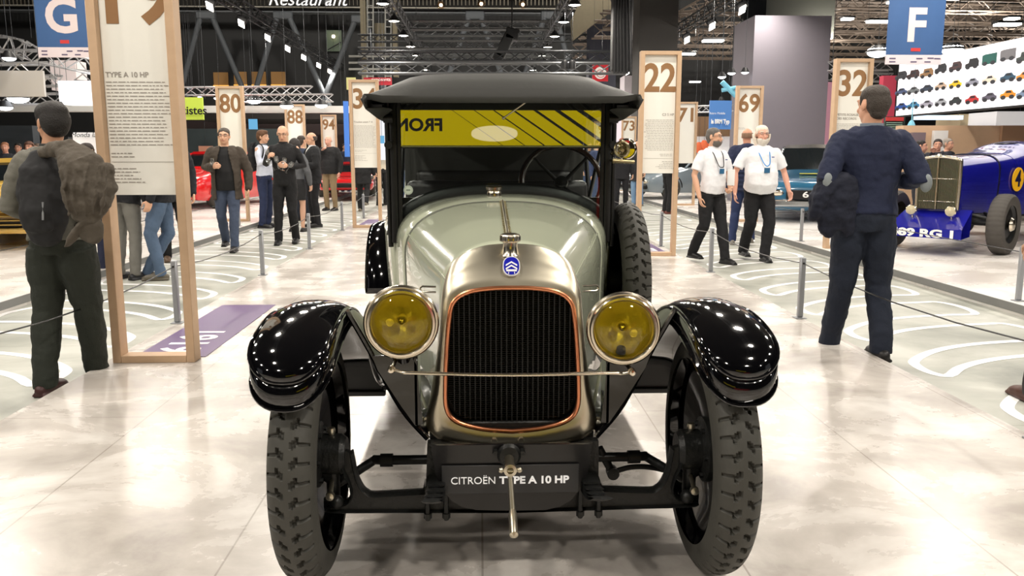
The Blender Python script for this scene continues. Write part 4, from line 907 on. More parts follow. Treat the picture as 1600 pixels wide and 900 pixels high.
    def shell(keep, rad, cen, name, c, nse=0.012, thick=.01, nn=40):
        b = bmesh.new(); bmesh.ops.create_uvsphere(b, u_segments=nn, v_segments=nn // 2 + 4, radius=1)
        bmesh.ops.delete(b, geom=[v for v in b.verts if not keep(v.co.x, v.co.y, v.co.z)], context='VERTS')
        rn = random.Random(3)
        for v in b.verts:
            d = v.co.copy(); f = 1 + (rn.random() - .5) * nse * 2
            v.co = hp_(cen[0] + d.x * rad[0] * f, cen[1] + d.y * rad[1] * f, cen[2] + d.z * rad[2] * f)
        me = bpy.data.meshes.new(name); b.to_mesh(me); b.free(); me.shade_smooth(); me.materials.append(mat('hair_%d_%d_%d' % c, c, 0.6, noise=0.25, nscale=60, bump=0.6, bscale=110))
        o = link(name, me, body); mod(o, 'SOLIDIFY', thickness=thick, offset=0.6); return o
    if hair in ('short', 'grey', 'thick', 'long'):
        k_ = 1.13 if hair == 'thick' else 1.0
        hb = MB(); hb.sphere(hp_(0, .020, .058), (.0785 * k_, .091 * k_, .064 * k_), 22, 16, rot=q); hb.sphere(hp_(0, .048, .014), (.077 * k_, .068 * k_, .088 * k_), 20, 16, rot=q); hb.sphere(hp_(0, .055, -.045), (.058 * k_, .045 * k_, .045), 16, 12, rot=q)
        for sx in (-1, 1): hb.tube([hp_(.070 * sx, -.018, .05), hp_(.074 * sx, -.012, .005)], .010, n=8, round_caps=True)
        if hair == 'thick': hb.sphere(hp_(0, -.03, .088), (.06, .06, .035), 14, 10, rot=q)
        organic(hb, 'hair', mat('hair_%d_%d_%d' % hairc, hairc, 0.6, noise=0.25, nscale=60, bump=0.7, bscale=140), body, min(voxel, .008), .006 * k_, smooth=2, fine=.007)
    if hair == 'long':
        shell(lambda x, y, z: (abs(x) > .45 or y > .0) and z < .25 and y > -.45 and z > -.85, (.098, .10, .135), (0, .02, -.01), 'hair_sides', hairc, thick=.02)
    if hair == 'fringe':
        shell(lambda x, y, z: y > -.15 and -.55 < z < .30, (.079, .099, .095), (0, .013, .018), 'hair', hairc, thick=.007)
    if hair == 'bob':
        shell(lambda x, y, z: (y < -.3 and z > .45) or (y >= -.3 and z > -.95), (.094, .106, .115), (0, .013, .008), 'hair', hairc, thick=.02)
    if beard: shell(lambda x, y, z: y < .15 and z < .12 and not (abs(x) < .38 and z > -.02 and y < -.8), (.0665, .078, .078 if beard[0] != 'full' else .088), (0, -.018, -.052), 'beard', beard[1], thick=.011)
    if glasses:
        fd = MB()
        for sx in (-1, 1):
            L = [hp_(sx * .034 + .022 * math.cos(t), -.098, .008 + .016 * math.sin(t)) for t in [2 * PI * i / 16 for i in range(17)]]; fd.tube(L, .0013, n=6); fd.tube([hp_(sx * .056, -.096, .012), hp_(sx * .076, .01, .01)], .0013, n=6)
        fd.tube([hp_(-.012, -.098, .01), hp_(.012, -.098, .01)], .002, n=6); fd.build('eyeglasses', mat('spectacle_frame', (24, 22, 22), 0.3), body)
    # trousers -----------------------------------------------------------
    if not skirt:
        mb = MB(); g = .012
        mb.tube([V3(0, .005, .86), V3(0, .008, .92), V3(0, .0, 1.01)], [(.165 * bulk, .12 * bulk), (.178 * bulk, .132 * bulk), (.165 * bulk + belly * .3, .122 * bulk + belly * .3)], n=24, up=Vector((0, 1, 0)))
        for k in 'LR':
            kn, an = Lg[k]; sgn = 1 if k == 'L' else -1; hip = V3(.085 * sgn, .006, .89); w_ = legw
            mb.tube([hip, hip.lerp(kn, .35), hip.lerp(kn, .7), kn, kn.lerp(an, .35), kn.lerp(an, .75), an + V3(0, 0, -.03), an + V3(0, 0, -.055)], [.094 * w_, .092 * w_, .078 * w_, .069 * w_, .068 * w_, .061 * w_, .059 * w_, .056 * w_], n=18)
        organic(mb, 'trousers', mat('trouser_%d_%d_%d' % bottom, bottom, 0.85, noise=0.18, nscale=9, bump=0.25, bscale=120), root, voxel, folds * 1.0, fine=folds * .3)
    else:
        mb = MB(); mb.tube([V3(0, 0, .60), V3(0, 0, .75), V3(0, .008, .9), V3(0, 0, 1.0)], [(.17, .13), (.185, .14), (.18, .135), (.16, .12)], n=24, up=Vector((0, 1, 0))); organic(mb, 'skirt', mat('trouser_%d_%d_%d' % bottom, bottom, 0.85), root, voxel, folds * .6)
    # top -----------------------------------------------------------------
    g = {'shirt': .006, 'jacket': .016, 'coat': .024, 'puffer': .035}[topk]
    mb = MB(); torso(mb, g, toplen, 1.46)
    for k in 'LR':
        e, w = A[k]; sgn = 1 if k == 'L' else -1; m_ = S[k].lerp(e, .35)
        if sleeve >= 1: mb.tube([S[k] - V3(sgn * .02, 0, 0), m_, e, e.lerp(w, .4), w.lerp(e, .06)], [.052 + g, .054 + g, .046 + g * .9, .044 + g * .8, .036 + g * .6], n=18, round_caps=True)
        else: mb.tube([S[k] - V3(sgn * .02, 0, 0), m_, S[k].lerp(e, sleeve)], [.056 + g, .062 + g, .066 + g], n=18); mb.sphere(S[k] - V3(sgn * .012, 0, .008), .056 + g, 16, 12)
    fo = folds * (1.2 if topk != 'shirt' else .8)
    if topk == 'puffer':
        for i in range(8): z = toplen + .03 + i * .066; mb.tube([V3(0, ly(z), z - .02), V3(0, ly(z), z), V3(0, ly(z), z + .02)], [(.16 * bulk + g, .12 * bulk + g), (.185 * bulk + g, .145 * bulk + g), (.16 * bulk + g, .12 * bulk + g)], n=24, up=Vector((0, 1, 0)))
        mb.sphere(V3(0, .06, 1.47), (.11, .08, .05))
    tp = organic(mb, {'shirt': 'shirt', 'jacket': 'jacket', 'coat': 'coat', 'puffer': 'padded_jacket'}[topk], mat('cloth_%d_%d_%d' % top, top, 0.85, noise=0.14, nscale=10, bump=0.2, bscale=130, sheen=top_sheen), root, voxel, fo, fine=fo * .35)
    if inner:
        wz = (lambda z: .055 + .075 * min(1, max(0, (1.45 - z) / .35))) if open_front else (lambda z: .075 * max(0, (z - 1.16) / .29))
        b = bmesh.new(); b.from_mesh(tp.data); kill = []
        for f in b.faces:
            c = f.calc_center_median()
            if abs(c.x) < wz(c.z) and -.30 < c.y - ly(c.z) < .0 and c.z > toplen - .1 and f.normal.y < .2 and c.y > -(.165 + g) * bulk - belly: kill.append(f)
        bmesh.ops.delete(b, geom=kill, context='FACES'); b.to_mesh(tp.data); b.free(); mod(tp, 'SOLIDIFY', thickness=.012, offset=-.5)
        mb = MB(); torso(mb, .004, max(toplen - .02, .88), 1.47); organic(mb, 'inner_top', mat('cloth_%d_%d_%d' % inner, inner, 0.8), tp, voxel, .006)
    if collar:
        mb = MB(); mb.lathe([(.062, -.012), (.070, -.008), (.066, .028), (.058, .03), (.056, 0)], c=(0, .008 + ly(1.48), 1.475), n=24); mb.build('collar', mat('cloth_%d_%d_%d' % collar, collar, 0.8), tp)
    # shoes ----------------------------------------------------------------
    for k in 'LR':
        an = Lg[k][1]; mb = MB()
        mb.tube([an + V3(0, .055, -.06), an + V3(0, 0, -.05), an + V3(0, -.08, -.058), an + V3(0, -.155, -.066), an + V3(0, -.185, -.072)], [(.034, .036), (.042, .046), (.047, .038), (.044, .028), (.03, .02)], n=14, round_caps=True, up=Vector((0, 0, 1)))
        mb.box(an + V3(0, -.06, -.088), (.088, .285, .022), .008)
        so = organic(mb, 'shoe', mat('shoe_%d_%d_%d' % shoes, shoes, 0.45), root, voxel * .9, smooth=2)
    return root
# ------------------------------------------------------------------ number boards
M_wood = mat('pale_oak', (188, 158, 128), 0.55, noise=0.1, nscale=14); M_pan = mat('board_white', (226, 224, 216), 0.55); M_brown = mat('numeral_brown', (140, 103, 66), 0.6); M_txt = mat('text_grey', (150, 144, 137), 0.6)
def board(num, x, y, label, title=None, title_z=1.86, lines=28, ltop=1.78, right=False, z=0.0):
    r = tag(empty('number_board', (x, y, z)), label, 'board'); w, h, d, t = 0.50, 2.50, 0.11, 0.052
    mb = MB()
    for s in (-1, 1): mb.box((s * (w - t) / 2, d / 2, h / 2), (t, d, h), 0.003)
    mb.box((0, d / 2, 0.022), (w - 2 * t, d, 0.044), 0.002); mb.box((0, d / 2, h - 0.022), (w - 2 * t, d, 0.044), 0.002)
    mb.build('wooden_frame', M_wood, r)
    mb = MB(); mb.box((0, d * 0.55, (1.03 + 2.456) / 2), (w - 2 * t - 0.004, 0.012, 2.456 - 1.03)); pn = mb.build('panel', M_pan, r)
    mb = MB()
    for s in (-1, 1): mb.box((s * 0.197, d * 0.55 - 0.01, 1.09), (0.008, 0.02, 0.014), 0.001)
    mb.build('panel_clips', M_steel, pn)
    fy = d * 0.55 - 0.008
    if num: text('numeral', num, 0.49, M_brown, pn, (0, fy, 2.19), width=0.392 if len(num) > 1 else .18, height=.345, bold=0.012, depth=0.001)
    if title:
        for i, tl in enumerate(title): text('title', tl, 0.042, M_txt, pn, ((-0.185 if not right else 0.185), fy, title_z - i * 0.05), align='LEFT' if not right else 'RIGHT', depth=0.0005, bold=0.0006)
    mb = MB(); rn = random.Random(len(label))
    z_ = ltop
    for i in range(lines):
        z_ -= 0.0203
        if i == lines - 7: z_ -= 0.03
        if i == lines - 5: mb.box((0, fy, z_ - 0.01), (0.37, 0.001, 0.002)); z_ -= 0.05
        if z_ < 1.06: break
        L = 0.37 * (rn.uniform(.86, 1) if i < lines - 7 else rn.uniform(.3, .6)); x_ = -0.185 if not right else 0.185 - L; e = x_ + L
        while x_ < e:
            wl = rn.uniform(.012, .045); wl = min(wl, e - x_); mb.box((x_ + wl / 2, fy, z_), (wl, 0.001, 0.0046)); x_ += wl + 0.007
    if lines: mb.build('small_print', M_txt, pn, smooth=False)
    return r
board('19', -2.02, 5.08, 'nearest oak framed board, numbered 19, at the left platform edge', ['TYPE A 10 HP'], 1.735, 26, 1.714)
board('22', 2.205, 10.32, 'oak framed board numbered 22 right of the vintage car', ['C3 5 HP'], 1.745, 26, 1.70, right=True)
board('34', -1.958, 14.47, 'oak framed board numbered 34 left of the vintage car roof', ['Traction avant 7 A'], 1.80, 26, 1.76)
board('80', -4.63, 15.94, 'oak framed board numbered 80 by the red car', None, lines=0)
board('88', PT(463, 250, 21.8).x, 21.8, 'oak framed board numbered 88 behind the man in black', None, lines=0)
board('94', PT(515, 250, 27.6).x, 27.6, 'oak framed board numbered 94, smallest on the left', None, lines=0)
board('73', PT(982, 250, 28.5).x, 28.5, 'oak framed board numbered 73 above the brass horn', None, lines=0)
board('71', PT(1072, 250, 20.4).x, 20.4, 'oak framed board numbered 71 just right of the 22 board', None, lines=0)
board('69', PT(1168, 250, 15.5).x, 15.5, 'oak framed board numbered 69 in front of the grey pylon', None, lines=2, ltop=1.76)
board('32', PT(1327, 250, 11.04).x, 11.04, 'oak framed board numbered 32 behind the navy jumper man', ['PETITE ROSALIE', 'DES RECORDS'], 1.78, 26, 1.68)
board('9', PT(938, 250, 33).x, 33, 'oak framed board with a nine seen through the windscreen', None, lines=0)
# purple year markers on the platform
M_purple = mat('purple_vinyl', (92, 66, 112), 0.4, noise=0.05); M_vw = mat('white_vinyl', (236, 234, 234), 0.4)
def year(x, y0, y1, w, s, label, flip=1):
    mb = MB(); mb.box((x, (y0 + y1) / 2, 0.002), (w, y1 - y0, 0.003)); o = tag(mb.build('year_marker', M_purple, smooth=False), label, 'floor sticker')
    text('lettering', s, 0.36, M_vw, o, (x - 0.02 * flip, (y0 + y1) / 2 - 0.45, 0.0045), rot=(0, 0, -PI / 2 * flip), depth=0.0006, bold=0.008)
year(-1.975, 5.22, 7.05, 0.45, '1919', 'purple floor sticker reading 1919 at the foot of the 19 board')
year(2.2, 10.5, 12.0, 0.45, '1922', 'purple floor sticker with white figures behind the 22 board', -1)
year(-1.96, 14.6, 16.3, 0.45, '1934', 'purple floor sticker behind the foot of the 34 board')
# bollards and elastic cords -------------------------------------------------
M_bol = mat('bollard_grey', (146, 148, 152), 0.4, 0.3)
def bollard(x, y, label, grp):
    r = tag(empty('bollard', (x, y, 0)), label, 'bollard', grp)
    MB().box((0, 0, 0.245), (0.042, 0.042, 0.47), 0.006).build('post', M_bol, r); MB().box((0, 0, 0.004), (0.085, 0.085, 0.008), 0.002).build('foot_plate', M_bol, r)
    MB().tube([(0, -0.03, 0.435), (0, 0.03, 0.435)], 0.008, n=8).build('cord_eye', M_blackmat, r)
names_b = ['nearest', 'second', 'third', 'fourth', 'fifth', 'sixth']
for xs, nm, ys in ((XL + 0.02, 'left', (6.31, 8.83, 11.28, 14.0, 16.6, 19.2)), (XR - 0.02, 'right', (3.5, 6.32, 8.88, 11.4, 14.0, 16.6))):
    for i, y in enumerate(ys): bollard(xs, y, '%s grey bollard along the %s edge of the car platform' % (names_b[i], nm), 'bollards on the %s platform edge' % nm)
    pts = []
    yy = [ys[0] - 2.5] + list(ys)
    for a, b in zip(yy[:-1], yy[1:]):
        for t in (0, .25, .5, .75): pts.append((xs, a + (b - a) * t, 0.435 - 0.05 * 4 * t * (1 - t)))
    pts.append((xs, ys[-1], 0.435)); tag(MB().tube(pts, 0.0045, n=6).build('barrier_cord', M_blackmat), 'thin black elastic cord strung along the %s bollards' % nm, 'cord')
for x, ys, nm in ((SL - 0.1, (9.9, 12.4, 14.9, 17.4), 'left'), (SR + 0.1, (7.0, 9.5, 12.0, 14.5, 17.0), 'right')):
    for i, y in enumerate(ys): bollard(x, y, '%s grey bollard on the outer %s display platform' % (names_b[i], nm), 'bollards on the outer %s platform' % nm)
    tag(MB().tube([(x, ys[0] - 2.5, 0.42)] + [(x, y, 0.43) for y in ys], 0.0045, n=6).build('barrier_cord', M_blackmat), 'thin black cord along the outer %s display platform' % nm, 'cord')
# white serpentine graphics in the aisles
for sgn, nm in ((1, 'right'), (-1, 'left')):
    x0 = (XR + 0.33) if sgn > 0 else (-XL + 0.30); mb = MB(); P = []
    for k in range(16):
        y = 3.95 + k * 1.0
        leg = [(x0 + 0.07 + t * 1.35, y + 0.62 * (1 - math.exp(-t * 2.6))) for t in [i / 8 for i in range(9)]]
        tip = []
        up = [(a, b + 0.40) for a, b in leg]
        if k % 1 == 0:
            low = list(reversed(leg)); P += low + [(x0 + 0.0, y + 0.10), (x0 + 0.01, y + 0.28)] + up
            e = up[-1]; P += [(e[0] + 0.07, e[1] + 0.15), (e[0] + 0.08, e[1] + 0.40)]
    C3 = catmull([(sgn * a, b, 0) for a, b in P], 3); L, R_ = [], []
    for i, p in enumerate(C3):
        t = (C3[min(i + 1, len(C3) - 1)] - C3[max(i - 1, 0)]).normalized(); n_ = Vector((-t.y, t.x, 0)) * 0.035; L.append(p + n_ + Vector((0, 0, -0.098))); R_.append(p - n_ + Vector((0, 0, -0.098)))
    mb.rings([L, R_], closed=False, caps=False)
    tag(mb.build('floor_line', M_vw, smooth=False), 'white serpentine line on the grey floor of the %s aisle' % nm, 'floor marking')
# hanging letter banners ---------------------------------------------------------
def banner(x0, y0, x1, y1, Y, letter, label, shift=0):
    a, b = PT(x0, y0, Y), PT(x1, y1, Y); w, h = b.x - a.x, a.z - b.z; r = tag(empty('letter_banner', ((a.x + b.x) / 2, Y, b.z)), label, 'banner')
    MB().box((0, 0, h / 2 + h * .065), (w, .02, h * .87)).build('cloth', mat('banner_blue', (58, 92, 140), 0.6, noise=0.3, nscale=1.2, emit=0.12), r, smooth=False)
    MB().box((0, 0, h * .065), (w, .021, h * .13)).build('sponsor_strip', mat('banner_strip', (226, 214, 218), 0.6), r, smooth=False)
    text('letter', letter, h * .60, mat('banner_letter', (226, 212, 212), 0.6), r, (0, -.014, h * .535), height=h * .46, bold=h * .018, depth=0.001)
    mb = MB(); mb.box((0.02 * w, -.013, h * .20), (w * .17, .004, h * .045)); mb.build('red_tag', mat('banner_tag', (205, 60, 60), 0.6), r, smooth=False)
    mb = MB()
    for i, (u, v) in enumerate(((-.38, .08), (.1, .08), (.3, .085), (-.38, .035), (0, .035), (.25, .035), (.42, .08))): mb.box((u * w, -.013, v * h + .0), (w * .11, .003, h * .016))
    mb.build('small_marks', mat('mark_slate', (90, 80, 110), 0.6), r, smooth=False)
    MB().tube([(-w * .4, 0, h), (-w * .4, 0, h + 2)], .01).build('hanging_wire', M_steel, r)
    return r
banner(50, -34, 143, 90, 14, 'G', 'blue hanging banner with a large white letter G')
fb = banner(1391, -16, 1470, 101, 13, 'F', 'blue hanging banner with a large white letter F')
text('lettering', 'R\u00e9tro', .1, M_white, fb, (-.28, -.014, 1.10)); text('lettering2', 'Mobile', .1, M_white, fb, (-.22, -.014, 1.01))
# stands on the left --------------------------------------------------------------
def panel(name, x0, y0, x1, y1, Y, d, m, label, cat, bev=0.0):
    mb = MB(); add_rbox(mb, x0, y0, x1, y1, Y, d, bev=bev); return tag(mb.build(name, m, smooth=False), label, cat)
panel('light_box', -40, 110, 70, 151, 15, .06, mat('panel_grey_white', (196, 192, 186), 0.6), 'off-white rectangular panel hanging at the upper left', 'panel')
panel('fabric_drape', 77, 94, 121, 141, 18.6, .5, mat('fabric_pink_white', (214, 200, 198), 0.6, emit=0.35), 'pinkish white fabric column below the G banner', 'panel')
panel('light_box', 90, 126, 152, 163, 15.5, .5, glow('light_box_white', (255, 253, 252), 1.5), 'glowing white light box behind the left man', 'light box')
panel('stand_lintel', -60, 163, 165, 174, 18, .4, mat('lintel_white', (214, 214, 210), 0.6), 'white lintel of the stand on the far left', 'lintel')
panel('stand_lintel', 283, 165, 548, 176, 24, .4, mat('lintel_white', (214, 214, 210), 0.6), 'long white lintel behind the 80 and 88 boards', 'lintel')
panel('stand_wall', -60, 196, 62, 330, 20, .3, mat('slate_wall', (70, 76, 82), 0.6), 'slate grey stand wall at the left edge', 'wall')
panel('stand_wall', 50, 214, 116, 330, 20.5, .3, mat('slate_wall2', (44, 48, 52), 0.6), 'black stand wall behind the left man', 'wall')
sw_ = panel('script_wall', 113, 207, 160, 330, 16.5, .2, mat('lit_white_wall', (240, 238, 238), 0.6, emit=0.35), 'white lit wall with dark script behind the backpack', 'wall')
p = PT(135, 211, 16.45); text('lettering', 'Monda la la', .13, M_blackmat, sw_, (p.x, 16.45, p.z), font_shear=.3)
gs = panel('green_sign', 280, 152, 318, 187, 14.5, .05, mat('sign_lime', (176, 196, 70), 0.6, emit=0.35), 'lime green sign ending in istes beside the 19 board', 'sign')
p = PT(294, 173, 14.4); text('lettering', 'Artistes', .19, M_blackmat, gs, (p.x, 14.42, p.z), bold=.004)
panel('stand_wall', 285, 201, 440, 300, 27, .3, mat('petrol_wall', (50, 60, 62), 0.6), 'dark petrol wall behind the red car', 'wall')
panel('poster', 310, 228, 333, 246, 26.8, .04, mat('poster_orange', (196, 140, 116), 0.6), 'orange and white poster on the petrol wall', 'poster')
panel('screen', 388, 186, 402, 202, 25, .06, glow('screen_blue', (120, 190, 235), 0.9), 'small blue lit screen right of the 80 board', 'screen')
panel('stand_canopy', 285, 176, 548, 186, 29, 5, mat('brown_dark', (46, 40, 38), 0.7), 'dark canopy of the stand behind the 88 board', 'canopy')
panel('stand_wall', 280, 186, 560, 300, 34.5, .3, mat('maroon_dark', (56, 44, 44), 0.7), 'dark back wall beyond the 88 and 94 boards', 'wall')
panel('blue_banner', 536, 158, 546, 245, 22, .1, mat('banner_cobalt', (60, 110, 190), 0.6, emit=0.3), 'narrow cobalt banner left of the 34 board', 'banner')
panel('light_box', 585, 160, 615, 250, 22, .3, glow('light_box_white2', (250, 250, 255), 1.0), 'glowing white panel between the 34 board and the car', 'light box')
panel('blue_screen', 592, 212, 600, 224, 20, .1, glow('screen_blue', (120, 190, 235), 0.9), 'tiny blue screen beside the 34 board', 'screen')
for i, (pa, pb, Y, s) in enumerate((((-30, 112), (82, 110), 16, .26), ((-30, 90), (80, 90), 17, .26), ((60, 86), (160, 108), 16, .26), ((-30, 155), (95, 155), 16.5, .2), ((68, 127), (95, 126), 17.5, .2), ((120, 118), (160, 122), 17, .2))):
    mb = MB(); truss_mb(mb, PT(*pa, Y), PT(*pb, Y), s, .022, .24); tag(mb.build('stand_truss', M_trussl), 'silver stand truss %s' % ['just above the hanging panel', 'second up on the far left', 'sloping under the G banner', 'below the hanging panel', 'short, between panel and fabric column', 'short, right of the fabric column'][i], 'truss')
mb = MB(); P = [PT(-20, 68, 17), PT(10, 69, 17), PT(30, 73, 17), PT(48, 84, 17)]
for a, b in zip(P[:-1], P[1:]): truss_mb(mb, a, b, .28, .022, .22)
tag(mb.build('curved_truss', M_trussl), 'curved silver truss at the upper left corner', 'truss')
mb = MB(); truss_mb(mb, PT(290, 143, 22), PT(488, 141, 22), .2, .02, .25); tag(mb.build('stand_truss', M_trussl), 'silver truss above the 80 board', 'truss')
mb = MB(); truss_mb(mb, PT(378, 154, 24), PT(520, 153, 24), .2, .02, .25); tag(mb.build('stand_truss', M_trussl), 'silver truss above the 88 and 94 boards', 'truss')
# stands on the right ---------------------------------------------------------------
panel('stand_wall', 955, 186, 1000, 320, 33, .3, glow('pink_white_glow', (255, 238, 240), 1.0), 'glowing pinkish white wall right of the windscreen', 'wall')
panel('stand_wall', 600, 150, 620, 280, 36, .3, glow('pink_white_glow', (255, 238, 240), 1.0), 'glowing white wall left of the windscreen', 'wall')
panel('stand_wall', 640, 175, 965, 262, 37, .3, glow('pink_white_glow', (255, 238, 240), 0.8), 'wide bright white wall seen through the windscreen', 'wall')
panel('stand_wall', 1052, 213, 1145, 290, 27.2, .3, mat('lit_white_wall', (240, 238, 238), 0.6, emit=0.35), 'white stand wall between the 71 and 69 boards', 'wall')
panel('stand_fascia', 1085, 182, 1146, 213, 26.8, .3, mat('fascia_brown', (128, 100, 74), 0.6), 'brown stand fascia between the 71 and 69 boards', 'fascia')
bs_ = panel('show_sign', 1110, 157, 1142, 202, 20, .08, mat('sign_sky', (70, 116, 176), 0.6, emit=0.3), 'blue sign reading la BRM Typ left of the 69 board', 'sign')
p = PT(1126, 190, 19.9); text('lettering', 'la BRM Typ', .14, M_white, bs_, (p.x, 19.93, p.z), width=.44, bold=.006); p = PT(1124, 177, 19.9); text('lettering2', 'R\u00e9tro Mobile', .07, M_white, bs_, (p.x - .04, 19.93, p.z))
mb = MB(); truss_mb(mb, PT(1085, 171, 22), PT(1145, 169, 22), .16, .02, .2); tag(mb.build('stand_truss', M_trussl), 'silver truss behind the blue show sign', 'truss')
mb = MB(); mb.tube([PT(1128, 128, 20), PT(1150, 150, 20)], .06); mb.tube([PT(1128, 141, 20), PT(1150, 137, 20)], .05); tag(mb.build('blue_bracket', mat('pale_blue_metal', (120, 190, 215), 0.4)), 'pale blue metal bracket left of the grey pylon', 'bracket')
for i, (x, y) in enumerate(((1092, 232), (1100, 229), (1108, 233))):
    mb = MB(); c = PT(x, y, 24); mb.tube([c + Vector((0, 0, .18)), c, c + Vector((0, 0, -.5))], [.05, .16, .13], n=14); mb.tube([c + Vector((-.12, 0, .05)), c + Vector((-.2, 0, -.35))], .05); mb.tube([c + Vector((.12, 0, .05)), c + Vector((.2, 0, -.35))], .05)
    tag(mb.build('orange_jacket', mat('orange_cloth', (208, 100, 60), 0.8)), '%s orange jacket hanging behind the 71 board' % ('left', 'middle', 'right')[i], 'jacket')
XB = 9.0
def BQ(px, py):                                           # point of the long picture billboard, which stands along the aisle at x = XB
    r = ray(px, py); t = XB / r.x; return Vector((XB, r.y * t, CAMZ + r.z * t))
mb = MB(); mb.box((XB + .06, 14.0, 2.62), (.12, 8.1, 1.10)); bb = tag(mb.build('picture_billboard', mat('billboard_lit', (246, 244, 246), 0.6, emit=0.75), smooth=False), 'long white lit billboard with three rows of little car pictures', 'billboard')
MB().box((XB + .06, 14.0, 2.055), (.14, 8.12, .03)).build('bottom_trim', M_blackmat, bb, smooth=False)
ptab = [(1408, (92, 118), (72, 76, 88)), (1427, (88, 56), (90, 70, 60)), (1448, (140, 110), (150, 120, 70))]
cols = [[(60, 60, 66), (70, 50, 50), (150, 115, 80), (52, 54, 60), (80, 60, 62), (44, 44, 48), (30, 92, 84), (120, 118, 122), (60, 70, 66)],
        [(78, 92, 130), (120, 126, 130), (54, 66, 86), (206, 178, 156), (238, 196, 40), (150, 152, 168), (222, 208, 190), (54, 88, 112), (232, 150, 60)],
        [(40, 80, 160), (60, 130, 176), (170, 168, 186), (168, 172, 182), (48, 56, 58), (206, 50, 52), (92, 88, 104), (236, 150, 40), (130, 150, 180)]]
xs1 = [1408, 1427, 1448, 1470, 1493, 1519, 1546, 1575, 1601]; ys1 = [119, 117, 115, 108, 105, 100, 94, 87, 90]; ys2 = [143, 141, 138, 134, 131, 128, 124, 120, 118]; ys3 = [166, 164, 162, 159, 157, 155, 151, 147, 146]
for r_, (ys_, cl) in enumerate(zip((ys1, ys2, ys3), cols)):
    for k, (x, y, c) in enumerate(zip(xs1, ys_, cl)):
        p = BQ(x, y); s = .13; sy_ = .21 if k > 2 else .25; tall = r_ == 0
        if r_ == 0 and k in (6, 7): prof = [(-1, -.5), (-1, .75), (-.6, .85), (1, .85), (1, -.5)]
        elif r_ == 0: prof = [(-1, -.4), (-1, .1), (-.5, .2), (-.4, .75), (.7, .75), (1, .3), (1, -.4)]
        else: prof = [(-1, -.4), (-1, .05), (-.55, .15), (-.25, .5), (.45, .5), (.75, .12), (1, .05), (1, -.4)]
        m = MB(); m.prism([(-q[0] * sy_, q[1] * s) for q in prof], .006, (XB - .007, p.y, p.z), ax=((0, 1, 0), (0, 0, 1), (1, 0, 0)))
        o = m.build('printed_car', mat('print_%d_%d_%d' % c, c, 0.6), bb, smooth=False)
        m = MB()
        for u in (-.55, .55): m.prism([(p.y + u * sy_ + .07 * math.cos(t), p.z - .4 * s + .036 * math.sin(t)) for t in [j * PI / 6 for j in range(12)]], .004, (XB - .012, 0, 0), ax=((0, 1, 0), (0, 0, 1), (1, 0, 0)))
        if not (r_ == 0 and k in (6, 7)): m.prism([(.3 * sy_, .15 * s), (.15 * sy_, .42 * s), (-.35 * sy_, .42 * s), (-.5 * sy_, .15 * s)], .003, (XB - .01, p.y, p.z), ax=((0, 1, 0), (0, 0, 1), (1, 0, 0)))
        m.build('print', mat('print_dark', (46, 46, 52), 0.6), o, smooth=False)
panel('wooden_counter', 1412, 196, 1620, 330, 15.6, .3, mat('birch_ply', (206, 172, 140), 0.5, noise=0.06), 'pale wooden stand wall behind the blue racing car', 'wall')
panel('wood_panel', 1567, 196, 1595, 330, 15.5, .08, mat('ply_darker', (160, 124, 96), 0.5), 'darker brown panel of the wooden stand at the right', 'panel')
panel('white_doorway', 1460, 204, 1479, 240, 15.5, .08, M_wallw, 'white doorway panel in the wooden stand', 'doorway')
panel('dark_doorway', 1426, 207, 1444, 245, 15.5, .08, mat('grey_violet', (120, 104, 110), 0.6), 'grey doorway at the left end of the wooden stand', 'doorway')
panel('cream_block', 1502, 178, 1560, 197, 18, 1.0, mat('cream_box', (214, 196, 158), 0.5), 'cream boxy cupboard above the wooden stand wall', 'cupboard')
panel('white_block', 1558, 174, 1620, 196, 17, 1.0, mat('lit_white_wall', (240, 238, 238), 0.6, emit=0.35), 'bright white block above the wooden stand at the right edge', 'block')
panel('dark_backdrop', 1385, 150, 1620, 240, 22, .2, mat('near_black', (22, 22, 24), 0.6), 'dark backdrop behind the wooden stand', 'wall')
panel('pink_poster', 1291, 128, 1300, 300, 24, .2, mat('poster_pink', (222, 160, 176), 0.6, emit=0.3), 'narrow pink poster between the pylon and the 32 board', 'poster')
panel('red_flag_panel', 1381, 118, 1392, 250, 19, .2, mat('poster_red', (196, 70, 90), 0.6, emit=0.2), 'narrow red panel left of the picture billboard', 'panel')
ms = panel('menu_screen', 1384, 182, 1413, 208, 17.5, .08, mat('menu_dark', (52, 66, 62), 0.5), 'dark menu screen under the left end of the billboard', 'screen')
mb = MB(); add_rbox(mb, 1385, 183, 1412, 189, 17.45, .03); mb.build('red_heading', mat('banner_tag', (205, 60, 60), 0.6), ms, smooth=False)
mb = MB()
for i in range(5): add_rbox(mb, 1386, 191 + i * 3.2, 1410, 192.4 + i * 3.2, 17.45, .03)
mb.build('text_rows', mat('row_pale', (150, 180, 165), 0.6), ms, smooth=False)
mb = MB(); c = PT(1424, 196, 16); mb.lathe([(.02, .1), (.05, .06), (.08, -.02), (.08, -.04)], c=c, n=18); mb.tube([c, c + Vector((0, 0, .5))], .01); tag(mb.build('glass_pendant', mat('pale_blue_metal', (120, 190, 215), 0.4)), 'pale blue pendant lampshade left of the racing car', 'lamp')
mb = MB(); add_rbox(mb, 1435, 180, 1505, 187, 17.5, .2); tag(mb.build('strip_lamp_row', glow('cool_strip', (220, 240, 255), 1.4), smooth=False), 'row of cool white strip lamps under the billboard', 'lamp')
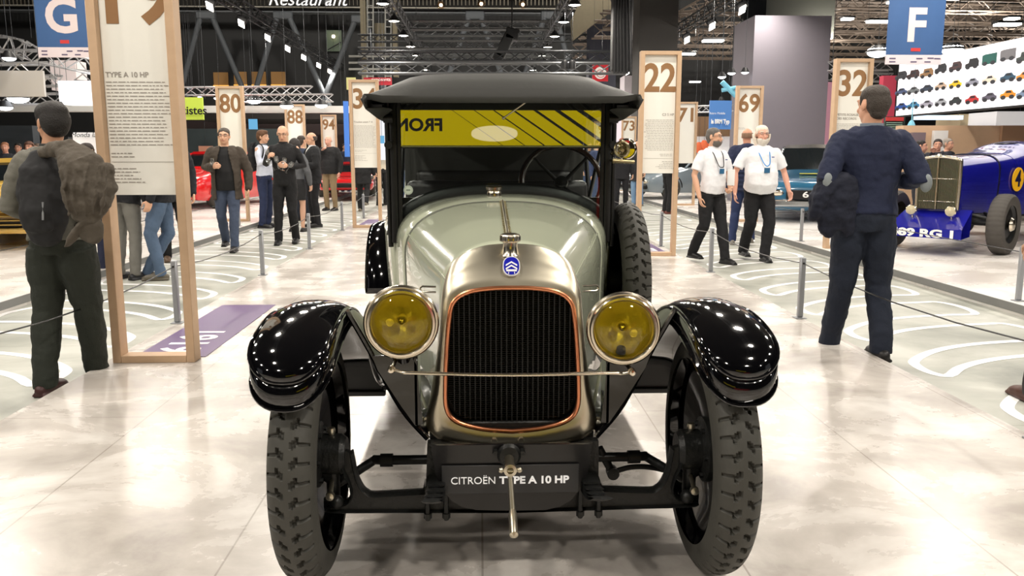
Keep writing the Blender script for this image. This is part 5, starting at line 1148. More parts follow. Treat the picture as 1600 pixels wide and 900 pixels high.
for i, (pa, pb, Y) in enumerate((((1296, 103), (1392, 103), 20), ((1296, 118), (1392, 122), 21))):
    mb = MB(); truss_mb(mb, PT(*pa, Y), PT(*pb, Y), .2, .02, .22); tag(mb.build('stand_truss', M_trussl), 'silver truss %s behind the 32 board' % ('upper', 'lower')[i], 'truss')
# stands behind the photographer, seen only as reflections
def mirror_pt(px, py, Y, tilt=0.0, zp=1.309):
    r = ray(px, py); o = Vector((0, 0, CAMZ)); n = Vector((0, -math.cos(tilt), -math.sin(tilt))); p0 = Vector((0, CY + YW - .004, zp))
    t = (p0 - o).dot(n) / r.dot(n); h = o + r * t; d = r - n * 2 * r.dot(n); k = (Y - h.y) / d.y; return h + d * k
YS = -6.5
def SP(px, py): return mirror_pt(px, py, YS, UP_TILT)
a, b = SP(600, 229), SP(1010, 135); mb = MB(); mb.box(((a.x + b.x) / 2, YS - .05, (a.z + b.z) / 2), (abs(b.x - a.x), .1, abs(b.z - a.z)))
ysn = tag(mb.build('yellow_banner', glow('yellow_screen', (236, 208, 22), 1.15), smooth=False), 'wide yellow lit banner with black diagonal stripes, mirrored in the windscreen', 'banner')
mb = MB()
for xt, wt, sh in ((668, 1.2, 150), (702, 2, 150), (732, 3, 150), (762, 4.5, 150), (795, 6.5, 150), (828, 9, 150), (862, 11, 150), (898, 13, 150), (934, 14, 150)):
    P = [SP(xt, 146), SP(xt + wt, 146), SP(xt + wt + sh * .8, 229.5), SP(xt + sh * .8, 229.5)]
    cl_ = lambda u, v, lm: u + (v - u) * min(1, max(0, (lm - u.x) / (v.x - u.x))) if abs(v.x - u.x) > 1e-6 else v
    lm = SP(1008, 140).x; P = [P[0], P[1], cl_(P[1], P[2], lm), cl_(P[0], P[3], lm)]
    if (P[0] - P[1]).length > .004: mb.prism([(p.x, p.z) for p in P], .01, (0, YS + .005, 0))
mb.build('black_stripes', mat('banner_black', (10, 10, 10), 0.7), ysn, smooth=False)
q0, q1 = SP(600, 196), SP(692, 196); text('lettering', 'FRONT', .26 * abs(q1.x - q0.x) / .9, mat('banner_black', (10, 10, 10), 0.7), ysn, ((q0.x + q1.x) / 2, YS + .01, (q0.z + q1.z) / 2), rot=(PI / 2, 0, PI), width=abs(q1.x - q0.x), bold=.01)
mb = MB(); mb.box((2.6, -5.5, 0.45), (1.5, .5, 0.9), .02); tag(mb.build('red_counter', mat('counter_red', (170, 24, 22), 0.5, emit=0.25)), 'red counter behind the photographer', 'counter')
# ------------------------------------------------------------------ other cars
M_glassd = mat('dark_glazing', (22, 26, 28), 0.05, coat=0.5); M_rim = mat('alloy', (176, 178, 182), 0.3, 0.8)
def gcar(x, y, rz, col, label, L=4.2, hw=0.83, H=1.38, belt=0.88, hood=0.72, cab=(1.35, 1.95, 3.1, 3.75), wheels=(0.8, 3.35), wr=.31, cname='parked_car', trim=None, tail=0.85):
    """y local: 0 = nose, L = tail, nose towards -y"""
    r = tag(empty(cname, (x, y, 0), rz), label, 'car'); M = mat('car_%d_%d_%d' % col, col, 0.2, coat=0.8); o = -L / 2
    st = [(0.0, .80, .30, hood * .72), (.06, .90, .24, hood * .86), (.3, .97, .2, hood * .95), (cab[0] * .75, 1, .18, hood * 1.08), (cab[0] + .15, 1, .17, belt), (L * .6, 1, .17, belt + .02), (cab[3] - .1, .99, .2, belt + .01), (L - .12, .95, .24, tail * .95), (L - .02, .88, .3, tail * .85), (L, .8, .36, tail * .75)]
    R_ = []
    for yy, w, zl, zt in st:
        W_ = hw * w; R_.append([Vector((sx * a, yy + o, z)) for sx, a, z in ((-1, W_ * .9, zl), (-1, W_ * .99, zl + .1), (-1, W_, (zl + zt) * .55), (-1, W_ * .96, zt - .05), (-1, W_ * .86, zt), (-1, W_ * .4, zt + .03), (1, 0, zt + .035), (1, W_ * .4, zt + .03), (1, W_ * .86, zt), (1, W_ * .96, zt - .05), (1, W_, (zl + zt) * .55), (1, W_ * .99, zl + .1), (1, W_ * .9, zl))])
    mb = MB().rings(smooth_rings(R_, 3), closed=True); mb.build('body', M, r, angle=50)
    A, B, C_, D = cab; R2 = [[Vector((s * hw * .86, A + o, belt - .02)) for s in (-1, 1)], ]
    def cs(yy, zt, k): return [Vector((-hw * .88, yy + o, belt - .03)), Vector((-hw * k, yy + o, zt)), Vector((0, yy + o, zt + .02)), Vector((hw * k, yy + o, zt)), Vector((hw * .88, yy + o, belt - .03))]
    mb = MB().rings([cs(A, belt - .01, .84), cs(B, H - .06, .66), cs(C_, H - .06, .66), cs(D, belt, .82)], closed=True); mb.build('glazing', M_glassd, r, angle=20)
    mb = MB(); mb.rings([[Vector((s, yy + o, z)) for s, z in ((-hw * .68, H - .07), (-hw * .6, H - .01), (0, H + .01), (hw * .6, H - .01), (hw * .68, H - .07))] for yy in (B - .03, B + .25, (B + C_) / 2, C_ - .2, C_ + .05)], closed=True)
    for sx in (-1, 1):
        for (ya, yb) in ((A, B), (D, C_)): mb.tube([(sx * hw * .86, ya + o, belt - .01), (sx * hw * .67, yb + o, H - .06)], .03, n=8)
        mb.tube([(sx * hw * .875, (A + D) / 2 + o, belt), (sx * hw * .67, (B + C_) / 2 + o, H - .06)], .03, n=8)
    mb.build('roof', M if trim is None else trim, r, angle=50)
    for wy in wheels:
        for sx in (-1, 1):
            c = (sx * (hw - .10), wy + o, wr); mb = MB(); mb.lathe([(wr * .62, -.1), (wr * .9, -.1), (wr, -.06), (wr, .06), (wr * .9, .1), (wr * .62, .1)], c=c, axis='X', n=32); t = mb.build('tyre', M_rubber, r)
            mb = MB(); mb.lathe([(wr * .64, .085 * sx), (wr * .6, .05 * sx), (wr * .3, .06 * sx), (wr * .2, .1 * sx), (.001, .1 * sx)], c=c, axis='X', n=32)
            for k in range(6): a = k * PI / 3; mb.tube([(c[0] + .075 * sx, c[1] + .05 * math.cos(a), c[2] + .05 * math.sin(a)), (c[0] + .085 * sx, c[1] + wr * .62 * math.cos(a), c[2] + wr * .62 * math.sin(a))], .022, n=6)
            mb.build('rim', M_rim, t)
            mb = MB(); mb.lathe([(wr * 1.02, 0), (wr * 1.14, 0)], c=(sx * (hw + .003), wy + o, wr + .01), axis='X', n=24, a0=0, a1=PI); mb.build('arch_trim', M_blackmat, r)
    for sx in (-1, 1):
        mb = MB(); mb.sphere((sx * hw * .68, .03 + o, hood * .68), (.14, .06, .07), 14, 8); mb.build('headlight', M_chrome, r)
        mb = MB(); mb.box((sx * hw * .68, L - .02 + o, tail * .68), (.25, .05, .1), .01); mb.build('tail_light', mat('tail_red', (190, 20, 20), .3), r)
    MB().box((0, .0 + o, .36), (hw * 1.66, .12, .13), .03).build('front_bumper', trim or M_blackmat, r); MB().box((0, L + o, .42), (hw * 1.66, .12, .13), .03).build('rear_bumper', trim or M_blackmat, r)
    mb = MB(); mb.box((0, -.01 + o, hood * .68), (hw * .8, .04, .1), .01); mb.build('grille', M_blackmat, r)
    return r
gcar(-6.6, 21.3, math.radians(-14), (206, 22, 24), 'bright red classic car between the brown coat man and the 80 board', belt=.95, H=1.32, hood=.78)
gd = gcar(-6.98, 13.3, math.radians(5), (214, 176, 84), 'golden low concept car cut off by the left edge', L=4.4, hw=.95, H=1.2, belt=.85, hood=.78)
mb = MB()
for i in range(6): mb.box((0, -2.27, .30 + i * .055), (1.75, .08, .022), .004)
mb.build('louvre_bars', M_brass, gd)
gcar(PT(556, 250, 30).x, 31.4, 0.2, (196, 200, 206), 'silver estate car behind the 34 board', H=1.6, belt=1.0, hood=.95)
gcar(PT(538, 270, 24).x - .2, 26.0, 0.1, (196, 26, 30), 'small red car low behind the men left of the 34 board', H=1.0, belt=.7, hood=.55, L=3.4)
dt = gcar(7.0, 17.4, math.radians(-22), (44, 98, 130), 'teal blue classic saloon with chrome bumper behind the white haired man', L=4.8, hw=.9, H=1.45, belt=.93, hood=.80, cab=(1.7, 2.3, 3.5, 4.2), wheels=(.95, 4.0), wr=.33, trim=mat('chrome_trim', (200, 202, 205), 0.15, 1.0))
mb = MB(); mb.box((0, -2.47, .52), (.9, .04, .17), .01); pl_ = mb.build('front_plate', mat('plate_black', (14, 14, 15), .4), dt); text('lettering', '66', .15, M_white, pl_, (-.05, -2.5, .52), width=.22, bold=.003)
mb = MB(); mb.box((.2, -1.5, .885), (.9, .18, .01), .002, rot=None); mb.build('yellow_stripe', mat('stripe_yellow', (230, 210, 40), .5), dt)
gcar(6.1, 24.4, math.radians(-62), (120, 132, 140), 'grey classic car partly hidden behind the 22 and 71 boards', H=1.3)
gcar(10.2, 22.6, math.radians(-10), (170, 180, 190), 'pale silver car beside the pylon behind the teal saloon', H=1.42)
# blue racing car ---------------------------------------------------------------
rc_ = tag(empty('racing_car', (6.16, 10.82, 0), math.radians(-49)), 'royal blue vintage racing car with a yellow number 4 disc', 'car')
M_rb = mat('racing_blue', (24, 26, 138), 0.18, coat=0.9)
def hsec(y, w, zb, zt, k=3.2, n=10):
    L = [Vector((-w * .96, y, zb)), Vector((-w, y, (zb + zt) / 2))]
    for i in range(n + 1):
        t = PI / 2 * i / n; L.append(Vector((-w * math.cos(t) ** (2 / k), y, zt - .28 + .28 * math.sin(t) ** (2 / k))))
    L[-1].x = 0; return L + [Vector((-p.x, p.y, p.z)) for p in reversed(L[:-1])]
mb = MB().rings([hsec(-.28, .27, .52, 1.22), hsec(.2, .315, .5, 1.24), hsec(.75, .37, .48, 1.26), hsec(1.25, .43, .46, 1.28)], closed=True); mb.build('bonnet', M_rb, rc_, angle=50)
mb = MB().rings(smooth_rings([hsec(1.26, .432, .44, 1.285), hsec(1.7, .49, .42, 1.34, 2.6), hsec(2.1, .52, .42, 1.42, 2.3), hsec(2.6, .50, .42, 1.46, 2.2), hsec(3.1, .40, .44, 1.36, 2.1), hsec(3.7, .28, .5, 1.12, 2.0), hsec(4.2, .12, .6, .9, 2.0)], 3), closed=True); mb.build('tail_body', M_rb, rc_, angle=60)
MB().tube([p + Vector((0, 0, .006)) for p in hsec(.78, .374, .48, 1.262)], [(.008, .02)] * 25, n=6, up=Vector((0, 1, 0))).build('bonnet_strap', M_blackmat, rc_)
mb = MB(); gx = [(-.25, .56), (-.255, 1.12), (-.22, 1.2), (0, 1.235), (.22, 1.2), (.255, 1.12), (.25, .56)]
mb.tube(catmull([(x, -.33 - .03 * (1 - abs(x) / .25), z) for x, z in gx], 4), .024, n=10); mb.tube([(0, -.375, .56), (0, -.375, 1.23)], .009, n=8); mb.tube([(-.25, -.34, .95), (0, -.375, .955), (.25, -.34, .95)], .006); mb.tube([(-.25, -.34, .66), (0, -.375, .665), (.25, -.34, .66)], .006)
mb.build('grille_surround', M_chrome, rc_)
mb = MB().prism([(-.25, .56), (-.25, 1.12), (-.2, 1.2), (0, 1.23), (.2, 1.2), (.25, 1.12), (.25, .56)], .05, (0, -.33, 0)); mb.build('grille_back', M_core, rc_)
mb = MB()
for i in range(30): x = -.235 + i * .0162; mb.box((x, -.35, .885), (.005, .02, .64), 0)
mb.build('grille_bars', mat('grille_bar', (150, 145, 120), .3, .8), rc_, smooth=False)
MB().tube([(0, -.37, 1.235), (0, -.37, 1.27)], [.035, .02]).build('grille_cap', M_chrome, rc_)
mb = MB(); A_ = [(-.36, -.25, .56), (.36, -.25, .56)]; mb.rings([[Vector((-.40, -.22, .56)), Vector((.40, -.22, .56))], [Vector((-.46, -.72, .34)), Vector((.46, -.72, .34))], [Vector((-.46, -.73, .22)), Vector((.46, -.73, .22))], [Vector((-.40, -.25, .22)), Vector((.40, -.25, .22))]], closed=False, caps=False, wrap=True)
va = mb.build('front_valance', M_rb, rc_, smooth=False); text('lettering', '489 RG 1', .13, M_white, va, (0, -.737, .275), width=.78, bold=.006)
for sx in (-1, 1):
    mb = MB(); mb.lathe([(.06, -.03), (.07, -.02), (.065, .02), (.04, .06), (.001, .07)], c=(sx * .24, -.50, .55), axis='Y', n=24); mb.tube([(sx * .24, -.45, .42), (sx * .24, -.48, .52)], .015); hl = mb.build('headlamp', M_chrome, rc_)
    MB().lathe([(.06, -.03), (.03, -.042), (.001, -.045)], c=(sx * .24, -.50, .55), axis='Y', n=24).build('lens', mat('lens_pale', (190, 180, 150), .1), hl)
    for wy, wr in ((.05, .385), (2.75, .40)):
        c = (sx * .69, wy, wr); mb = MB(); Rr = []
        for i in range(160):
            t = 2 * PI * i / 160; rr = []
            for u, q in ((-.085, .62), (-.1, .75), (-.098, .92), (-.075, .985), (-.03, 1), (.03, 1), (.075, .985), (.098, .92), (.1, .75), (.085, .62)):
                g = .975 if (q > .97 and abs(u) > .05 and i % 4 < 2) else 1; rr.append(Vector((c[0] + u, c[1] + wr * q * g * math.cos(t), c[2] + wr * q * g * math.sin(t))))
            Rr.append(rr)
        mb.rings(Rr, closed=False, caps=False, wrap=True); t_ = mb.build('tyre', mat('tyre_brown', (74, 70, 66), .7, bump=.1), rc_, angle=30)
        mb = MB(); mb.lathe([(wr * .63, .07 * sx), (wr * .55, .04 * sx), (wr * .3, .05 * sx)], c=c, axis='X', n=32); mb.lathe([(wr * .3, .05 * sx), (.001, .05 * sx)], c=c, axis='X', n=32); mb.build('wheel_disc', M_blackmat, t_)
        MB().lathe([(.05, .05 * sx), (.09, .09 * sx), (.07, .12 * sx), (.001, .13 * sx)], c=c, axis='X', n=24).build('hub_cap', M_chrome, t_)
mb = MB(); mb.tube([(-.69, .05, .385), (.69, .05, .385)], .035); mb.tube([(-.5, .3, .45), (.5, .3, .45)], .02)
for sx in (-1, 1): mb.tube([(sx * .25, .0, .5), (sx * .6, .05, .42)], .025); mb.tube([(sx * .38, .3, .5), (sx * .62, .12, .44)], .02); mb.box((sx * .3, 1.6, .42), (.07, 3.6, .12), .01)
mb.build('chassis', M_chassis, rc_)
mb = MB(); mb.lathe([(.001, -.004), (.165, -.004), (.165, .004), (.001, .004)], axis='X', n=36); dk = mb.build('number_disc', mat('disc_yellow', (250, 190, 30), .4), rc_, (.456, 1.28, .92)); dk.rotation_euler = (0, 0, math.radians(-8))
text('numeral', '4', .31, mat('numeral_navy', (16, 18, 60), .4), dk, (.006, 0, 0), rot=(PI / 2, 0, PI / 2), bold=.008)
mb = MB(); mb.lathe([(.001, -.004), (.21, -.004), (.21, .004), (.001, .004)], axis='X', n=4); lz = mb.build('lozenge_emblem', M_chrome, rc_, (.525, 2.45, .86)); lz.scale = (1, .7, 1)
MB().box((0, 0, 0), (.012, .16, .16), rot=Matrix.Rotation(PI / 4, 3, 'X')).build('lozenge_field', M_rb, lz, smooth=False)
mb = MB(); mb.lathe([(.16, 0), (.18, .02), (.16, .05)], c=(0, 2.2, 1.38), n=24); mb.build('cockpit_rim', M_lea, rc_)
# ------------------------------------------------------------------ visitors
AZ = -0.1
def gp(px, py, z=AZ): p = GR(px, py, z); return (p.x, p.y, z)
def glassware(c, n=1, label='', group=None, scale=1.0):
    r = tag(empty('wine_glass', c), label, 'glass', group); gm = pane_mat('stem_glass', (0.94, 0.96, 0.97, 1), 0.28)
    MB().lathe([(.001, 0), (.03, .001), (.03, .004), (.005, .008), (.004, .085), (.012, .095), (.033, .12), (.036, .15), (.030, .19)], n=18).build('bowl_and_stem', gm, r); r.scale = (scale,) * 3; return r
walk = lambda a=.16: {'L': ((.10, -.10, .50), (.10, -.16 - a * .3, .10)), 'R': ((-.10, .0, .50), (-.10, .20 + a * .3, .14))}
# 1 man with the backpack, left foreground
m1 = person((-2.40, 4.84, AZ), math.radians(180 - 4), 'man in grey jumper and dark green trousers with a backpack, left foreground', h=1.665, bulk=1.0, skin=(186, 140, 112), hair='thick', hairc=(26, 22, 20), top=(98, 96, 88), topk='jacket', toplen=.93,
    bottom=(34, 38, 31), shoes=(58, 28, 28), voxel=.007, legw=1.22, head=(math.radians(55), .1), headoff=(0, .005, .0), collar=(52, 52, 50),
    arms={'R': ((-.25, .06, 1.16), (-.14, -.20, 1.10)), 'L': ((.27, .04, 1.13), (.16, -.18, 1.04))}, legs={'L': ((.12, -.0, .50), (.115, .10, .10)), 'R': ((-.10, -.06, .50), (-.07, -.16, .10))})
def backpack(loc, rz, sc, label):
    r = tag(empty('backpack', loc, rz), label, 'backpack'); r.scale = (sc,) * 3
    mb = MB(); mb.tube([(0, 0, .0), (0, .0, .08), (0, .0, .24), (0, -.005, .38), (0, -.02, .45)], [(.10, .06), (.135, .085), (.14, .09), (.12, .075), (.07, .05)], n=20, round_caps=True, up=Vector((0, 1, 0)))
    mb.tube([(0, .07, .05), (0, .08, .15), (0, .06, .28)], [(.09, .03), (.10, .04), (.08, .03)], n=14, round_caps=True, up=Vector((0, 1, 0)))
    bd = organic(mb, 'bag', mat('pack_black', (26, 26, 28), .8), r, .008, .02, fine=.01)
    mb = MB()
    for sx in (-1, 1): mb.tube(catmull([(sx * .07, -.06, .42), (sx * .105, -.15, .50), (sx * .13, -.30, .40), (sx * .16, -.28, .20), (sx * .13, -.10, .05)], 4), [(.022, .006)] * 17, n=8)
    mb.build('strap', mat('pack_black', (26, 26, 28), .8), bd)
    MB().tube([(-.06, .10, .20), (-.06, .115, .10)], .006).build('zip_pull', M_steel, bd); return r
bp = backpack((-2.39, 4.66, .83), math.radians(180 - 4), .95, 'black backpack worn by the man in the grey jumper')
# jacket stuffed over the pack
M_fj = mat('jacket_taupe', (76, 69, 60), .85, noise=.15, bump=.25, bscale=90)
YJ = 4.50; b0 = PT(125, 300, YJ); r = tag(empty('folded_jacket', (b0.x, YJ, .80)), 'brown grey hooded jacket draped over the black backpack', 'jacket')
J = lambda x, y, dy=0.0: PT(x, y, YJ + dy) - Vector((b0.x, YJ, .80))
mb = MB(); mb.tube([J(135, 338), J(137, 318), J(136, 290), J(126, 258), J(108, 240, .06)], [(.08, .05), (.125, .08), (.135, .085), (.115, .075), (.07, .06)], n=20, round_caps=True, up=Vector((0, 1, 0)))
mb.tube([J(68, 238, .16), J(84, 232, .10), (J(108, 232, .06)), J(130, 246, .02)], [.03, .042, .05, .04], n=14, round_caps=True); mb.tube([J(168, 262), J(173, 292), J(160, 330)], [.028, .034, .03], n=12, round_caps=True)
for x0, x1, x2 in ((104, 100, 108), (118, 112, 120), (133, 130, 134), (149, 150, 146), (162, 166, 156)):
    mb.tube([J(x0 + 4, 256, -.06), J(x1, 292, -.092), J(x2, 336, -.06)], [.008, .010, .008], n=8, round_caps=True)
organic(mb, 'cloth_body', M_fj, r, .006, .03, fine=.02, smooth=3)
mb = MB(); mb.tube([J(140, 340), J(128, 352), J(104, 384)], [(.05, .03), (.05, .025), (.03, .012)], n=12, round_caps=True); mb.tube([J(142, 340), J(144, 360), J(140, 374)], [(.05, .03), (.07, .025), (.055, .02)], n=12, round_caps=True)
organic(mb, 'hanging_sleeve', M_fj, r, .007, .03, fine=.015)
# 2 man in the navy jumper, right foreground
m2 = person((2.475, 5.27, AZ), math.radians(180 - 6), 'man in navy jumper with elbow patches walking away, right foreground', h=1.82, bulk=1.03, belly=.03, skin=(212, 160, 132), hair='short', hairc=(58, 50, 44), top=(24, 31, 56), topk='jacket', toplen=.90,
    bottom=(24, 31, 46), shoes=(28, 26, 26), voxel=.007, legw=1.10, head=(math.radians(20), .0), headoff=(.0, .01, -.01), collar=(118, 128, 140), arms={'R': ((-.275, .13, 1.16), (-.20, -.12, 1.16)), 'L': ((.285, .13, 1.17), (.22, -.10, 1.12))} ,
    legs={'L': ((.11, -.02, .50), (.115, -.18, .10)), 'R': ((-.105, .0, .50), (-.10, .15, .165))})
for sx, z in ((-1, 1.15), (1, 1.16)):
    mb = MB(); mb.sphere((0, 0, 0), (.034, .026, .055), 16, 12, rot=Matrix.Rotation(sx * .5, 3, 'Z')); mb.build('elbow_patch', mat('patch_grey', (128, 134, 136), .9), m2, (sx * .285, .158, z))
YJ = 5.18; b0 = PT(1300, 330, YJ); r = tag(empty('carried_jacket', (b0.x, YJ, .60)), 'dark navy jacket carried over the arm of the navy jumper man', 'jacket')
J = lambda x, y, dy=0.0: PT(x, y, YJ + dy) - Vector((b0.x, YJ, .60))
mb = MB(); mb.tube([J(1312, 282), J(1294, 288), J(1279, 308), J(1272, 336)], [(.06, .05), (.075, .06), (.085, .06), (.06, .04)], n=18, round_caps=True); mb.tube([J(1318, 285), J(1312, 310), J(1304, 335), J(1310, 352)], [(.10, .06), (.13, .075), (.13, .06), (.10, .04)], n=18, round_caps=True, up=Vector((0, 1, 0)))
mb.tube([J(1290, 345), J(1293, 360), J(1299, 368)], [(.06, .04), (.05, .03), (.03, .02)], n=14, round_caps=True, up=Vector((0, 1, 0))); mb.tube([J(1322, 350), J(1326, 366)], [(.05, .03), (.035, .02)], n=12, round_caps=True, up=Vector((0, 1, 0)))
organic(mb, 'cloth_body', mat('jacket_ink', (20, 24, 40), .85, noise=.15, bump=.25, bscale=90), r, .007, .03, fine=.02)
# 3 man in the brown coat
p = gp(360, 391); m3 = person(p, math.radians(6), 'man in open brown coat and jeans holding a wine glass', h=1.74, bulk=1.08, belly=.03, hair='short', hairc=(74, 66, 58), glasses=True, top=(62, 54, 46), topk='coat', toplen=.74, inner=(18, 18, 20), open_front=True, bottom=(60, 70, 90), shoes=(26, 24, 24), voxel=.009,
    arms={'R': ((-.27, .0, 1.18), (-.13, -.22, 1.20)), 'L': ((.30, .04, 1.13), (.30, -.03, .88))}, legs=walk(), curl=(.5, 1.0), palm={'R': (.9, -.1, 0)})
glassware((p[0] - .10, p[1] - .28, 1.02), label='wine glass held by the man in the brown coat')
# 4 man in white shirt with grey backpack, seen from the side
p = gp(417, 356); m4 = person(p, math.radians(75), 'man in white shirt and navy trousers with grey backpack and scarf', h=1.80, bulk=.98, hair='thick', hairc=(92, 62, 40), top=(206, 212, 228), topk='shirt', toplen=.93, bottom=(34, 44, 74), shoes=(24, 24, 26), collar=(104, 110, 120), voxel=.010, arms={'R': ((-.24, -.05, 1.15), (-.2, -.26, 1.25)), 'L': ((.25, .02, 1.14), (.25, -.06, .90))})
backpack((p[0] - .20, p[1] + .02, 1.0), math.radians(75), .95, 'grey backpack worn by the man in the white shirt')
# 5 bald man in black with a bunch of glasses
p = gp(449, 381); m5 = person(p, math.radians(4), 'bald man dressed in black carrying a bunch of wine glasses', h=1.80, bulk=.98, hair='bald', glasses=True, top=(22, 22, 24), topk='shirt', toplen=.86, bottom=(20, 20, 22), shoes=(22, 22, 24), collar=(20, 20, 22), voxel=.009, head=(0, .28),
    arms={'R': ((-.27, .02, 1.17), (-.18, -.20, 1.28)), 'L': ((.28, .03, 1.15), (.08, -.24, 1.16))}, legs={'L': ((.10, -.06, .50), (.12, .08, .11)), 'R': ((-.10, -.05, .50), (-.11, -.10, .10))}, curl=(1.0, 1.1))
for i, (dx, dy, dz, lab) in enumerate(((-.06, -.34, 1.03, 'leftmost'), (.0, -.36, 1.05, 'front'), (.05, -.33, 1.03, 'right hand'), (.1, -.34, 1.0, 'rightmost'), (-.17, -.26, 1.16, 'upright')) ):
    g = glassware((p[0] + dx, p[1] + dy, dz), label='%s wine glass in the bunch held by the bald man in black' % lab, group='glasses carried by the bald man'); g.rotation_euler = (.3, (-.5, -.1, .3, .7, 0)[i], 0)
# 6..9 the group behind
p = gp(466, 362); person(p, math.radians(170), 'woman with dark bobbed hair in grey top and black skirt', h=1.63, bulk=.86, hair='bob', hairc=(34, 28, 26), top=(86, 88, 92), topk='jacket', toplen=.92, bottom=(28, 28, 30), skirt=True, skin=(200, 158, 134), voxel=.012)
p = gp(476, 345); person(p, math.radians(150), 'man in dark blue suit standing behind the dark haired woman', h=1.74, hair='short', hairc=(60, 50, 44), top=(46, 54, 72), topk='coat', toplen=.80, bottom=(28, 32, 42), voxel=.012)
p = gp(492, 355); person(p, math.radians(-62), 'balding man in black suit and white collar facing left', h=1.77, hair='fringe', hairc=(70, 60, 54), top=(24, 25, 28), topk='coat', toplen=.80, inner=(214, 210, 206), bottom=(22, 22, 26), collar=(210, 210, 212), voxel=.010, arms={'R': ((-.25, -.04, 1.16), (-.14, -.28, 1.14)), 'L': ((.26, -.02, 1.15), (.2, -.28, 1.10))}, curl=(1, 1))
glassware((p[0] - .33, p[1] - .12, 1.03), label='wine glass held by the balding man in the black suit')
p = gp(517, 329); person(p, math.radians(-20), 'older man in black jumper and khaki trousers beside the 94 board', h=1.80, bulk=1.12, belly=.04, hair='fringe', hairc=(200, 196, 190), skin=(214, 160, 140), top=(28, 28, 30), topk='coat', toplen=.86, bottom=(136, 116, 88), voxel=.012, arms={'R': ((-.28, -.08, 1.2), (-.06, -.2, 1.40)), 'L': ((.29, .03, 1.14), (.30, -.06, .90))})
p = gp(541, 304); person(p, math.radians(30), 'person in dark blue jeans leaning left of the 34 board', h=1.7, hair='short', top=(34, 40, 60), bottom=(52, 66, 104), voxel=.013)
p = gp(569, 330); person(p, math.radians(178), 'person in long black coat walking away behind the 34 board', h=1.72, bulk=1.05, hair='short', hairc=(60, 52, 48), top=(20, 20, 22), topk='coat', toplen=.66, bottom=(22, 22, 24), shoes=(120, 112, 98), voxel=.012, legs={'L': ((.10, -.08, .50), (.10, -.02, .10)), 'R': ((-.10, .06, .52), (-.10, .30, .26))})
p = gp(598, 321); person(p, math.radians(40), 'grey haired man in cream waistcoat beside the windscreen pillar', h=1.74, hair='short', hairc=(130, 124, 118), top=(36, 36, 40), topk='coat', toplen=.92, inner=(216, 206, 186), open_front=True, bottom=(24, 24, 26), voxel=.012, arms={'L': ((.26, -.06, 1.16), (.14, -.26, 1.3)), 'R': ((-.25, .03, 1.14), (-.255, -.05, .89))})
# behind the 19 board
p = gp(203, 436); person(p, math.radians(160), 'person in grey jeans and black jacket behind the 19 board', h=1.72, hair='short', top=(24, 24, 28), topk='coat', toplen=.84, bottom=(112, 110, 104), shoes=(30, 30, 34), voxel=.010)
p = gp(258, 436); person(p, math.radians(-80), 'person in blue jeans and suede shoes behind the 19 board', h=1.74, hair='short', top=(22, 24, 30), topk='coat', toplen=.88, bottom=(76, 94, 118), shoes=(84, 78, 66), voxel=.009, legs={'L': ((.10, -.10, .52), (.10, -.02, .10)), 'R': ((-.10, .05, .50), (-.10, -.2, .10))})
p = gp(276, 408); person(p, math.radians(20), 'person in black trousers half hidden behind the blue jeans', h=1.70, hair='short', top=(22, 24, 30), topk='coat', toplen=.80, bottom=(24, 24, 26), shoes=(92, 72, 56), voxel=.012)
p = gp(152, 432); person(p, math.radians(170), 'person in navy trousers between the backpack and the 19 board', h=1.50, hair='short', top=(24, 24, 34), topk='coat', toplen=.80, bottom=(30, 34, 56), shoes=(210, 208, 204), voxel=.012)
# crowd at the left edge
cr = [(46, 232, 16.6, 0, 'bob', (92, 60, 44), (40, 44, 52), 'smiling woman with short brown hair and dark scarf by the golden car'), (8, 232, 16.9, .3, 'short', (160, 110, 80), (36, 38, 44), 'reddish haired visitor at the left edge'), (-9, 228, 18.0, -.3, 'short', (80, 70, 60), (60, 60, 66), 'visitor cut off by the left edge'), (72, 230, 17.5, .6, 'fringe', (170, 160, 150), (50, 52, 58), 'bald visitor just left of the grey jumper man'),
      (28, 229, 18.6, .2, 'short', (50, 44, 40), (70, 40, 44), 'dark haired visitor behind the smiling woman'), (58, 229, 18.9, -.4, 'short', (110, 96, 84), (44, 48, 60), 'brown haired visitor deep in the left crowd')]
for x, y, Y, rz, ha, hc, tc_, lab in cr:
    q = PT(x, y, Y); h = (q.z) ; person((q.x, Y, 0.0), rz, lab, h=max(1.5, min(1.8, q.z)), hair=ha, hairc=hc, top=tc_, topk='coat', bottom=(34, 36, 44), voxel=.013, skin=(206, 150, 126))
